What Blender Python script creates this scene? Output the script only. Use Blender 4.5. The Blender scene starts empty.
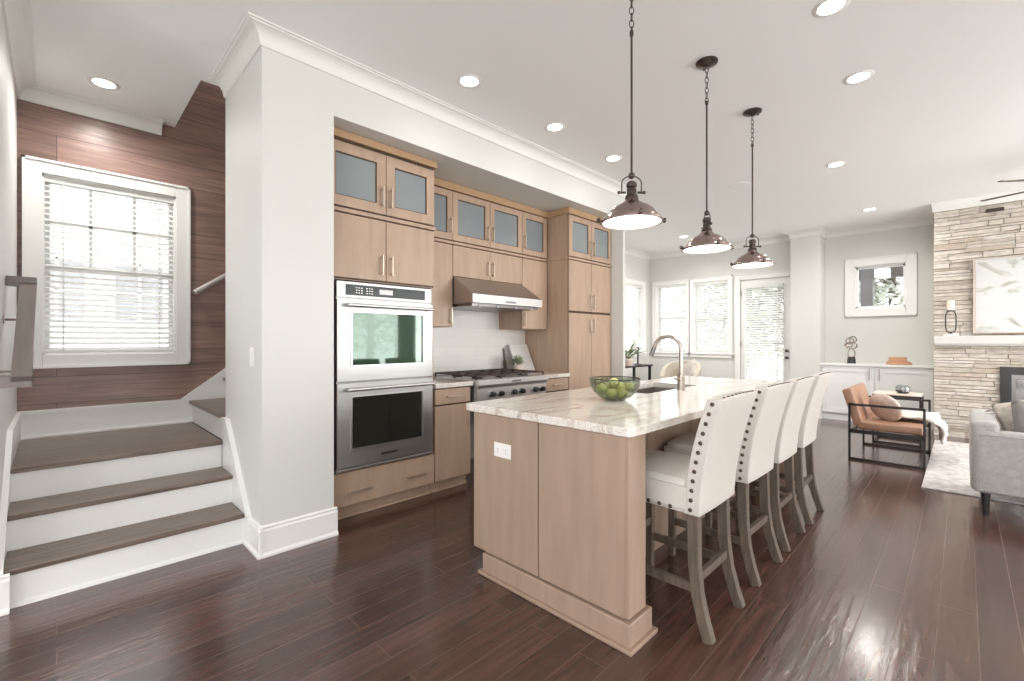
import bpy, bmesh, math, random
from mathutils import Vector, Matrix
PI = math.pi
rnd = random.Random(7)
scene = bpy.context.scene
COL = scene.collection

# ------------------------------------------------------------------ camera, world, light, exposure
cam_d = bpy.data.cameras.new('camera')
cam_d.sensor_width = 36.0
cam_d.lens = 453.3 / 1024 * 36.0
cam_d.clip_start = 0.05
cam = bpy.data.objects.new('camera', cam_d)
cam.location = (0, 0, 1.27)
cam.rotation_euler = (PI / 2, 0, math.radians(44.87 - 90))
COL.objects.link(cam)
scene.camera = cam

world = bpy.data.worlds.new('world')
scene.world = world
world.use_nodes = True
bgn = world.node_tree.nodes['Background']
bgn.inputs[0].default_value = (0.97, 0.98, 1.0, 1)
bgn.inputs[1].default_value = 4.2
scene.view_settings.view_transform = 'Standard'
scene.view_settings.look = 'None'
scene.view_settings.gamma = 1
scene.view_settings.use_curve_mapping = False
scene.view_settings.exposure = 0.10
scene.cycles.max_bounces = 8
scene.cycles.diffuse_bounces = 5
scene.cycles.glossy_bounces = 4
scene.cycles.transmission_bounces = 8
scene.cycles.transparent_max_bounces = 12
scene.cycles.caustics_reflective = False
scene.cycles.caustics_refractive = False
scene.cycles.sample_clamp_indirect = 4.0


def area_light(name, loc, rot, sx, sy, power, color=(1, 1, 1), shape='RECTANGLE'):
    d = bpy.data.lights.new(name, 'AREA')
    d.shape = shape
    d.size = sx
    d.size_y = sy
    d.energy = power
    d.color = color
    o = bpy.data.objects.new(name, d)
    o.location = loc
    o.rotation_euler = rot
    COL.objects.link(o)
    return o


def spot_light(name, loc, power, color=(1, 0.96, 0.91), size=2.9, rad=0.05):
    d = bpy.data.lights.new(name, 'SPOT')
    d.energy = power
    d.color = color
    d.spot_size = size
    d.spot_blend = 0.9
    d.shadow_soft_size = rad
    o = bpy.data.objects.new(name, d)
    o.location = loc
    COL.objects.link(o)
    return o


# added fill lamps in place of daylight, one per unseen window opening, facing indoors
for xc, wd, pw in ((-0.5, 2.1, 26), (2.4, 2.1, 32), (5.3, 2.1, 135), (7.5, 1.2, 125)):
    area_light('window_fill', (xc, -4.44, 1.38), (PI / 2, 0, 0), wd, 2.4, pw, (1.0, 0.995, 0.985))
for yc, pw in ((-3.2, 55), (-0.8, 46), (1.7, 20)):
    area_light('window_fill', (-2.94, yc, 1.38), (PI / 2, 0, -PI / 2), 1.7, 2.4, pw, (1.0, 0.995, 0.985))

# ------------------------------------------------------------------ materials
def new_mat(name):
    m = bpy.data.materials.new(name)
    m.use_nodes = True
    return m, m.node_tree.nodes, m.node_tree.links, m.node_tree.nodes['Principled BSDF']


def basic(name, col, rough=0.5, metal=0.0, noise=0.0, nscale=8.0, bump=0.0, bscale=60.0, stretch=(1, 1, 1), spec=None, col2=None, coat=0.0, sheen=0.0):
    m, N, L, b = new_mat(name)
    b.inputs['Base Color'].default_value = (*col, 1)
    b.inputs['Roughness'].default_value = rough
    b.inputs['Metallic'].default_value = metal
    if spec is not None:
        b.inputs['Specular IOR Level'].default_value = spec
    if coat:
        b.inputs['Coat Weight'].default_value = coat
        b.inputs['Coat Roughness'].default_value = 0.05
    if sheen:
        b.inputs['Sheen Weight'].default_value = sheen
    tc = N.new('ShaderNodeTexCoord')
    mp = N.new('ShaderNodeMapping')
    mp.inputs['Scale'].default_value = stretch
    L.new(tc.outputs['Object'], mp.inputs['Vector'])
    if noise or col2:
        n = N.new('ShaderNodeTexNoise')
        n.inputs['Scale'].default_value = nscale
        n.inputs['Detail'].default_value = 6
        L.new(mp.outputs[0], n.inputs['Vector'])
        r = N.new('ShaderNodeMapRange')
        r.inputs['From Min'].default_value = 0.3
        r.inputs['From Max'].default_value = 0.7
        L.new(n.outputs['Fac'], r.inputs['Value'])
        mx = N.new('ShaderNodeMixRGB')
        c2 = col2 if col2 else tuple(max(0, c * (1 - noise)) for c in col)
        mx.inputs['Color1'].default_value = (*col, 1)
        mx.inputs['Color2'].default_value = (*c2, 1)
        L.new(r.outputs[0], mx.inputs['Fac'])
        L.new(mx.outputs[0], b.inputs['Base Color'])
    if bump:
        n2 = N.new('ShaderNodeTexNoise')
        n2.inputs['Scale'].default_value = bscale
        n2.inputs['Detail'].default_value = 4
        L.new(mp.outputs[0], n2.inputs['Vector'])
        bp = N.new('ShaderNodeBump')
        bp.inputs['Strength'].default_value = bump
        bp.inputs['Distance'].default_value = 0.01
        L.new(n2.outputs['Fac'], bp.inputs['Height'])
        L.new(bp.outputs[0], b.inputs['Normal'])
    return m


def plank_mat(name, c1, c2, c3, width, length, axes='xy', rough=0.3, gap=(0.012, 0.008, 0.007), bump=0.25, gsize=0.006, grain=0.35, phase=0.0):
    """boards along the first axis, rows across the second"""
    m, N, L, b = new_mat(name)
    tc = N.new('ShaderNodeTexCoord')
    sp = N.new('ShaderNodeSeparateXYZ')
    L.new(tc.outputs['Object'], sp.inputs[0])
    cb = N.new('ShaderNodeCombineXYZ')
    L.new(sp.outputs['XYZ'.index(axes[0].upper())], cb.inputs[0])
    ph = N.new('ShaderNodeMath')
    ph.operation = 'ADD'
    ph.inputs[1].default_value = phase
    L.new(sp.outputs['XYZ'.index(axes[1].upper())], ph.inputs[0])
    L.new(ph.outputs[0], cb.inputs[1])
    br = N.new('ShaderNodeTexBrick')
    br.offset = 0.37
    br.offset_frequency = 2
    br.inputs['Scale'].default_value = 1.0
    br.inputs['Brick Width'].default_value = length
    br.inputs['Row Height'].default_value = width
    br.inputs['Mortar Size'].default_value = gsize * 0.5
    br.inputs['Mortar Smooth'].default_value = 0.4
    br.inputs['Color1'].default_value = (0, 0, 0, 1)
    br.inputs['Color2'].default_value = (1, 1, 1, 1)
    br.inputs['Mortar'].default_value = (0.5, 0.5, 0.5, 1)
    L.new(cb.outputs[0], br.inputs['Vector'])
    # random tone per board
    ramp = N.new('ShaderNodeValToRGB')
    ramp.color_ramp.elements[0].color = (*c1, 1)
    ramp.color_ramp.elements[1].color = (*c3, 1)
    e = ramp.color_ramp.elements.new(0.5)
    e.color = (*c2, 1)
    L.new(br.outputs['Color'], ramp.inputs[0])
    # grain: stretched noise, offset per board
    mp = N.new('ShaderNodeMapping')
    mp.inputs['Scale'].default_value = (1.6, 22, 1)
    ad = N.new('ShaderNodeVectorMath')
    ad.operation = 'ADD'
    sc = N.new('ShaderNodeVectorMath')
    sc.operation = 'SCALE'
    sc.inputs['Scale'].default_value = 9.0
    L.new(br.outputs['Color'], sc.inputs[0])
    L.new(cb.outputs[0], mp.inputs['Vector'])
    L.new(mp.outputs[0], ad.inputs[0])
    L.new(sc.outputs[0], ad.inputs[1])
    n = N.new('ShaderNodeTexNoise')
    n.inputs['Scale'].default_value = 1.6
    n.inputs['Detail'].default_value = 8
    n.inputs['Distortion'].default_value = 0.6
    L.new(ad.outputs[0], n.inputs['Vector'])
    mr = N.new('ShaderNodeMapRange')
    mr.inputs['From Min'].default_value = 0.3
    mr.inputs['From Max'].default_value = 0.72
    mr.inputs['To Min'].default_value = 1.0 + grain
    mr.inputs['To Max'].default_value = 1.0 - grain
    L.new(n.outputs['Fac'], mr.inputs['Value'])
    mu = N.new('ShaderNodeMixRGB')
    mu.blend_type = 'MULTIPLY'
    mu.inputs['Fac'].default_value = 1
    L.new(ramp.outputs[0], mu.inputs['Color1'])
    L.new(mr.outputs[0], mu.inputs['Color2'])
    mg = N.new('ShaderNodeMixRGB')
    mg.inputs['Color2'].default_value = (*gap, 1)
    L.new(br.outputs['Fac'], mg.inputs['Fac'])
    L.new(mu.outputs[0], mg.inputs['Color1'])
    L.new(mg.outputs[0], b.inputs['Base Color'])
    rr = N.new('ShaderNodeMapRange')
    rr.inputs['To Min'].default_value = rough * 0.75
    rr.inputs['To Max'].default_value = rough * 1.3
    L.new(n.outputs['Fac'], rr.inputs['Value'])
    L.new(rr.outputs[0], b.inputs['Roughness'])
    # hand-scraped relief
    n2 = N.new('ShaderNodeTexNoise')
    n2.inputs['Scale'].default_value = 1.0
    n2.inputs['Detail'].default_value = 3
    mp2 = N.new('ShaderNodeMapping')
    mp2.inputs['Scale'].default_value = (5, 30, 1)
    L.new(cb.outputs[0], mp2.inputs['Vector'])
    L.new(mp2.outputs[0], n2.inputs['Vector'])
    sb = N.new('ShaderNodeMath')
    sb.operation = 'SUBTRACT'
    L.new(n2.outputs['Fac'], sb.inputs[0])
    L.new(br.outputs['Fac'], sb.inputs[1])
    bp = N.new('ShaderNodeBump')
    bp.inputs['Strength'].default_value = bump
    bp.inputs['Distance'].default_value = 0.008
    L.new(sb.outputs[0], bp.inputs['Height'])
    L.new(bp.outputs[0], b.inputs['Normal'])
    return m


def granite_mat():
    m, N, L, b = new_mat('granite')
    tc = N.new('ShaderNodeTexCoord')
    n1 = N.new('ShaderNodeTexNoise')
    n1.inputs['Scale'].default_value = 2.2
    n1.inputs['Detail'].default_value = 10
    n1.inputs['Roughness'].default_value = 0.65
    n1.inputs['Distortion'].default_value = 2.2
    mp = N.new('ShaderNodeMapping')
    mp.inputs['Scale'].default_value = (0.7, 2.2, 1)
    mp.inputs['Rotation'].default_value = (0, 0, 0.35)
    L.new(tc.outputs['Object'], mp.inputs['Vector'])
    L.new(mp.outputs[0], n1.inputs['Vector'])
    r1 = N.new('ShaderNodeValToRGB')
    cr = r1.color_ramp
    cr.elements[0].position = 0.30
    cr.elements[0].color = (0.42, 0.36, 0.32, 1)
    cr.elements[1].position = 0.62
    cr.elements[1].color = (0.80, 0.765, 0.72, 1)
    for p, c in ((0.42, (0.68, 0.61, 0.55)), (0.48, (0.80, 0.76, 0.71)), (0.54, (0.74, 0.69, 0.64))):
        e = cr.elements.new(p)
        e.color = (*c, 1)
    L.new(n1.outputs['Fac'], r1.inputs[0])
    n2 = N.new('ShaderNodeTexNoise')
    n2.inputs['Scale'].default_value = 150
    n2.inputs['Detail'].default_value = 3
    L.new(tc.outputs['Object'], n2.inputs['Vector'])
    r2 = N.new('ShaderNodeValToRGB')
    r2.color_ramp.elements[0].position = 0.30
    r2.color_ramp.elements[0].color = (0.35, 0.31, 0.28, 1)
    r2.color_ramp.elements[1].position = 0.46
    r2.color_ramp.elements[1].color = (1, 1, 1, 1)
    L.new(n2.outputs['Fac'], r2.inputs[0])
    mu = N.new('ShaderNodeMixRGB')
    mu.blend_type = 'MULTIPLY'
    mu.inputs['Fac'].default_value = 0.75
    L.new(r1.outputs[0], mu.inputs['Color1'])
    L.new(r2.outputs[0], mu.inputs['Color2'])
    L.new(mu.outputs[0], b.inputs['Base Color'])
    b.inputs['Roughness'].default_value = 0.08
    return m


def tile_mat():
    m, N, L, b = new_mat('backsplash_tile')
    tc = N.new('ShaderNodeTexCoord')
    sp = N.new('ShaderNodeSeparateXYZ')
    cb = N.new('ShaderNodeCombineXYZ')
    L.new(tc.outputs['Object'], sp.inputs[0])
    L.new(sp.outputs[0], cb.inputs[0])
    L.new(sp.outputs[2], cb.inputs[1])
    br = N.new('ShaderNodeTexBrick')
    br.inputs['Scale'].default_value = 1
    br.inputs['Brick Width'].default_value = 0.40
    br.inputs['Row Height'].default_value = 0.10
    br.inputs['Mortar Size'].default_value = 0.0018
    br.inputs['Color1'].default_value = (0.76, 0.74, 0.71, 1)
    br.inputs['Color2'].default_value = (0.80, 0.78, 0.75, 1)
    br.inputs['Mortar'].default_value = (0.70, 0.68, 0.65, 1)
    L.new(cb.outputs[0], br.inputs['Vector'])
    L.new(br.outputs['Color'], b.inputs['Base Color'])
    b.inputs['Roughness'].default_value = 0.22
    bp = N.new('ShaderNodeBump')
    bp.inputs['Strength'].default_value = 0.3
    bp.inputs['Distance'].default_value = 0.003
    bp.invert = True
    L.new(br.outputs['Fac'], bp.inputs['Height'])
    L.new(bp.outputs[0], b.inputs['Normal'])
    return m


def island_color_mat(name, cols, rough=0.85, noise=0.3, bump=0.5):
    """colour picked per loose piece of the mesh"""
    m, N, L, b = new_mat(name)
    g = N.new('ShaderNodeNewGeometry')
    r = N.new('ShaderNodeValToRGB')
    cr = r.color_ramp
    cr.interpolation = 'CONSTANT'
    cr.elements[0].color = (*cols[0], 1)
    cr.elements[1].position = 1 - 1 / len(cols)
    cr.elements[1].color = (*cols[-1], 1)
    for i, c in enumerate(cols[1:-1]):
        e = cr.elements.new((i + 1) / len(cols))
        e.color = (*c, 1)
    L.new(g.outputs['Random Per Island'], r.inputs[0])
    tc = N.new('ShaderNodeTexCoord')
    n = N.new('ShaderNodeTexNoise')
    n.inputs['Scale'].default_value = 14
    n.inputs['Detail'].default_value = 8
    mp = N.new('ShaderNodeMapping')
    mp.inputs['Scale'].default_value = (1, 1, 3)
    L.new(tc.outputs['Object'], mp.inputs['Vector'])
    L.new(mp.outputs[0], n.inputs['Vector'])
    mr = N.new('ShaderNodeMapRange')
    mr.inputs['From Min'].default_value = 0.3
    mr.inputs['From Max'].default_value = 0.7
    mr.inputs['To Min'].default_value = 1 - noise
    mr.inputs['To Max'].default_value = 1.0
    L.new(n.outputs['Fac'], mr.inputs['Value'])
    mu = N.new('ShaderNodeMixRGB')
    mu.blend_type = 'MULTIPLY'
    mu.inputs['Fac'].default_value = 1
    L.new(r.outputs[0], mu.inputs['Color1'])
    L.new(mr.outputs[0], mu.inputs['Color2'])
    L.new(mu.outputs[0], b.inputs['Base Color'])
    b.inputs['Roughness'].default_value = rough
    if bump:
        bp = N.new('ShaderNodeBump')
        bp.inputs['Strength'].default_value = bump
        bp.inputs['Distance'].default_value = 0.012
        L.new(n.outputs['Fac'], bp.inputs['Height'])
        L.new(bp.outputs[0], b.inputs['Normal'])
    return m


def emit_mat(name, col, s):
    m, N, L, b = new_mat(name)
    b.inputs['Base Color'].default_value = (*col, 1)
    b.inputs['Emission Color'].default_value = (*col, 1)
    b.inputs['Emission Strength'].default_value = s
    return m


def glass_mat(name, tint=(1, 1, 1), refl=0.08, rough=0.0):
    m, N, L, b = new_mat(name)
    out = N['Material Output']
    t = N.new('ShaderNodeBsdfTransparent')
    t.inputs[0].default_value = (*tint, 1)
    g = N.new('ShaderNodeBsdfGlossy')
    g.inputs['Roughness'].default_value = rough
    mx = N.new('ShaderNodeMixShader')
    lw = N.new('ShaderNodeLayerWeight')
    lw.inputs['Blend'].default_value = 0.5
    pw = N.new('ShaderNodeMath')
    pw.operation = 'POWER'
    pw.inputs[1].default_value = 3.0
    ml = N.new('ShaderNodeMath')
    ml.operation = 'MULTIPLY_ADD'
    ml.inputs[1].default_value = 0.5
    ml.inputs[2].default_value = 0.04
    L.new(lw.outputs['Facing'], pw.inputs[0])
    L.new(pw.outputs[0], ml.inputs[0])
    L.new(ml.outputs[0], mx.inputs[0])
    L.new(t.outputs[0], mx.inputs[1])
    L.new(g.outputs[0], mx.inputs[2])
    L.new(mx.outputs[0], out.inputs['Surface'])
    N.remove(b)
    return m


def art_mat():
    m, N, L, b = new_mat('abstract_canvas')
    tc = N.new('ShaderNodeTexCoord')
    mp = N.new('ShaderNodeMapping')
    mp.inputs['Scale'].default_value = (1, 1.0, 1.6)
    L.new(tc.outputs['Object'], mp.inputs['Vector'])
    n = N.new('ShaderNodeTexNoise')
    n.inputs['Scale'].default_value = 2.4
    n.inputs['Detail'].default_value = 9
    n.inputs['Distortion'].default_value = 1.6
    L.new(mp.outputs[0], n.inputs['Vector'])
    r = N.new('ShaderNodeValToRGB')
    cr = r.color_ramp
    cr.elements[0].position = 0.34
    cr.elements[0].color = (0.34, 0.33, 0.28, 1)
    cr.elements[1].position = 0.60
    cr.elements[1].color = (0.60, 0.61, 0.61, 1)
    e = cr.elements.new(0.42)
    e.color = (0.48, 0.48, 0.45, 1)
    e = cr.elements.new(0.48)
    e.color = (0.62, 0.63, 0.62, 1)
    L.new(n.outputs['Fac'], r.inputs[0])
    L.new(r.outputs[0], b.inputs['Base Color'])
    b.inputs['Roughness'].default_value = 0.6
    return m


M = {}
M['wall'] = basic('wall_paint', (0.665, 0.665, 0.64), 0.55)
M['ceil'] = basic('ceiling_paint', (0.88, 0.885, 0.88), 0.7)
M['crown'] = basic('crown_paint', (0.77, 0.765, 0.74), 0.5)
M['trim'] = basic('white_trim_paint', (0.82, 0.815, 0.80), 0.28)
M['floor'] = plank_mat('dark_hardwood', (0.058, 0.028, 0.022), (0.074, 0.036, 0.028), (0.098, 0.047, 0.037), 0.1284, 1.5, 'xy', 0.21, gap=(0.15, 0.095, 0.075), gsize=0.0035, phase=12.84 - 0.082, bump=0.35)  # pale gap colour paints the highlights of the board bevels
M['floor'].node_tree.nodes['Principled BSDF'].inputs['Coat Weight'].default_value = 0.5
M['floor'].node_tree.nodes['Principled BSDF'].inputs['Coat Roughness'].default_value = 0.16
M['brownwall'] = plank_mat('brown_wood_panelling', (0.205, 0.130, 0.108), (0.235, 0.148, 0.124), (0.27, 0.172, 0.145), 0.20, 1.9, 'xz', 0.33, gap=(0.05, 0.022, 0.016), bump=0.3, gsize=0.004, grain=0.3)
M['tread'] = basic('stair_tread_wood', (0.23, 0.165, 0.125), 0.3, noise=0.68, nscale=3, stretch=(1.2, 26, 26), bump=0.1, bscale=6)
M['cab'] = basic('taupe_maple', (0.47, 0.335, 0.245), 0.42, noise=0.16, nscale=3.0, stretch=(6, 6, 0.8))
M['cabdark'] = basic('taupe_maple_painted_shade', (0.075, 0.045, 0.03), 0.6)  # taupe maple darkened, with the shade of the gaps put into its colour
M['cornice'] = basic('honey_maple', (0.46, 0.30, 0.175), 0.42, noise=0.15, nscale=3.0, stretch=(0.8, 6, 6))
M['island'] = basic('island_maple', (0.40, 0.285, 0.215), 0.40, noise=0.16, nscale=3.0, stretch=(6, 6, 0.8))
M['brass'] = basic('brushed_champagne', (0.58, 0.49, 0.41), 0.42, 0.9)
M['steel'] = basic('brushed_steel', (0.60, 0.59, 0.585), 0.36, 1.0, noise=0.12, nscale=3, stretch=(1, 1, 40))
M['ovensteel'] = basic('oven_steel', (0.50, 0.495, 0.49), 0.44, 1.0, noise=0.14, nscale=3, stretch=(1, 1, 40))
M['rangesteel'] = basic('range_steel', (0.74, 0.73, 0.72), 0.42, 1.0, noise=0.08, nscale=3, stretch=(1, 1, 30))
M['display'] = basic('display_glass', (0.02, 0.03, 0.03), 0.25, spec=0.3)
M['steel_dark'] = basic('dark_steel', (0.22, 0.21, 0.21), 0.3, 1.0)
M['hoodsteel'] = basic('hood_steel', (0.50, 0.47, 0.45), 0.36, 1.0, noise=0.1, nscale=4, stretch=(40, 1, 1))
M['ovenglass'] = basic('oven_glass', (0.012, 0.014, 0.013), 0.03, 0.0, spec=1.0, coat=0.6)
M['upperglass'] = basic('upper_oven_glass', (0.035, 0.075, 0.045), 0.03, 0.25, coat=0.15)  # green base colour paints in the reflection of the greenery outside
M['black'] = basic('black_enamel', (0.015, 0.015, 0.016), 0.35)
M['iron'] = basic('cast_iron', (0.07, 0.05, 0.045), 0.5, 0.3)
M['frost'] = basic('frosted_glass', (0.20, 0.225, 0.245), 0.3, col2=(0.26, 0.285, 0.29), nscale=1.5)
M['granite'] = granite_mat()
M['tile'] = tile_mat()
M['stone'] = island_color_mat('ledge_stone', [(0.66, 0.60, 0.52), (0.73, 0.67, 0.59), (0.58, 0.52, 0.44), (0.69, 0.64, 0.57), (0.75, 0.70, 0.63), (0.62, 0.56, 0.49), (0.56, 0.48, 0.40)], noise=0.32)
M['cream'] = basic('cream_leather', (0.62, 0.585, 0.54), 0.4, noise=0.05, bump=0.06, bscale=150)
M['stoolleg'] = basic('weathered_grey_wood', (0.15, 0.115, 0.088), 0.5, noise=0.5, nscale=4, stretch=(14, 14, 1.5))
M['nail'] = basic('bronze_nail', (0.09, 0.06, 0.045), 0.3, 0.9)
M['bronze'] = basic('pendant_bronze', (0.38, 0.295, 0.27), 0.2, 1.0)
M['gunmetal'] = basic('pendant_gunmetal', (0.10, 0.08, 0.07), 0.3, 0.9)
M['lens'] = emit_mat('pendant_lens', (1, 0.93, 0.86), 6)
M['can'] = emit_mat('recessed_lens', (1, 0.96, 0.90), 12)
M['blind'] = basic('blind_vinyl', (0.86, 0.86, 0.84), 0.45)
_nt = M['blind'].node_tree
_tr = _nt.nodes.new('ShaderNodeBsdfTranslucent')
_tr.inputs[0].default_value = (0.86, 0.86, 0.84, 1)
_mx = _nt.nodes.new('ShaderNodeMixShader')
_mx.inputs[0].default_value = 0.22
_nt.links.new(_nt.nodes['Principled BSDF'].outputs[0], _mx.inputs[1])
_nt.links.new(_tr.outputs[0], _mx.inputs[2])
_nt.links.new(_mx.outputs[0], _nt.nodes['Material Output'].inputs['Surface'])
M['glass'] = glass_mat('window_glass')
M['bowlglass'] = glass_mat('smoked_green_glass', (0.70, 0.73, 0.66), rough=0.02)
M['clear'] = glass_mat('clear_glass', (0.85, 0.88, 0.87))
M['apple'] = basic('green_apple', (0.58, 0.57, 0.19), 0.3, col2=(0.70, 0.69, 0.36), nscale=12)
M['stem'] = basic('apple_stem', (0.09, 0.05, 0.02), 0.7)
M['leather'] = basic('tan_leather', (0.38, 0.215, 0.14), 0.42, noise=0.15, nscale=5, bump=0.08)
M['blackmetal'] = basic('black_metal', (0.035, 0.032, 0.032), 0.4, 0.6)
M['sofa'] = basic('grey_sofa_fabric', (0.46, 0.45, 0.44), 0.9, noise=0.22, nscale=30, bump=0.25, bscale=220, sheen=0.2)
M['cushion'] = basic('grey_cushion_fabric', (0.33, 0.31, 0.30), 0.9, noise=0.35, nscale=5, bump=0.3, bscale=120)
M['fringe'] = basic('woven_cream_fabric', (0.62, 0.57, 0.52), 0.95, noise=0.3, nscale=26, bump=0.5, bscale=70)
M['blush'] = basic('blush_velvet', (0.68, 0.56, 0.49), 0.9, noise=0.25, nscale=18, bump=0.4, bscale=60)
M['throw'] = basic('white_knit', (0.74, 0.71, 0.67), 0.95, noise=0.15, nscale=14, bump=0.5, bscale=60)
M['rug'] = basic('faded_rug', (0.74, 0.71, 0.69), 0.95, col2=(0.42, 0.40, 0.39), nscale=16, bump=0.3, bscale=90)
M['console'] = basic('console_paint', (0.80, 0.81, 0.80), 0.35)
M['art'] = art_mat()
M['artframe'] = basic('champagne_frame', (0.50, 0.43, 0.37), 0.4, 0.3)
M['candle'] = basic('candle_wax', (0.80, 0.72, 0.62), 0.5)
M['marble'] = basic('white_marble', (0.80, 0.79, 0.77), 0.25, noise=0.12, nscale=3)
M['boxwood'] = basic('orange_wood', (0.60, 0.33, 0.20), 0.5, noise=0.2, nscale=4, stretch=(6, 1, 6))
M['pot'] = basic('pink_clay', (0.72, 0.60, 0.52), 0.6)
M['leaf'] = basic('sage_leaf', (0.22, 0.27, 0.15), 0.6, col2=(0.40, 0.42, 0.27), nscale=20)
M['dleaf'] = basic('dark_leaf', (0.05, 0.10, 0.035), 0.35, col2=(0.10, 0.17, 0.06), nscale=20)
M['plastic'] = basic('white_plastic', (0.84, 0.83, 0.81), 0.35)
M['slot'] = basic('socket_slot', (0.25, 0.24, 0.23), 0.5)
M['nickel'] = basic('brushed_nickel', (0.42, 0.36, 0.32), 0.3, 1.0)
M['sink'] = basic('sink_steel', (0.42, 0.38, 0.35), 0.3, 0.9)
M['rail'] = basic('grey_stained_rail', (0.17, 0.14, 0.125), 0.28, noise=0.3, nscale=4, stretch=(8, 1, 1))
M['steelrail'] = basic('light_grey_rail', (0.42, 0.38, 0.36), 0.3)
M['shade'] = basic('linen_shade', (0.85, 0.85, 0.84), 0.8)
M['beige'] = basic('beige_boucle', (0.60, 0.55, 0.46), 0.95, noise=0.2, nscale=40, bump=0.3, bscale=120)
M['tree'] = basic('pale_foliage', (0.40, 0.44, 0.37), 0.7, col2=(0.62, 0.64, 0.59), nscale=3)
M['bark'] = basic('bark', (0.16, 0.13, 0.10), 0.9, noise=0.4, nscale=8)
M['siding'] = basic('pale_siding', (0.78, 0.78, 0.78), 0.6)
M['sidingwin'] = basic('grey_window_pane', (0.34, 0.36, 0.38), 0.2)
M['ground'] = basic('pale_ground', (0.72, 0.71, 0.67), 0.9, noise=0.1)
M['porch'] = basic('porch_post_paint', (0.13, 0.125, 0.13), 0.6)
M['porchdark'] = basic('porch_beam_wood', (0.07, 0.06, 0.055), 0.7)
M['mantel'] = basic('mantel_paint', (0.60, 0.59, 0.565), 0.5)
M['fire'] = basic('fireplace_glass', (0.50, 0.50, 0.52), 0.08, 0.8, coat=1.0)


# ------------------------------------------------------------------ mesh building
ORG = {}


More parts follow.
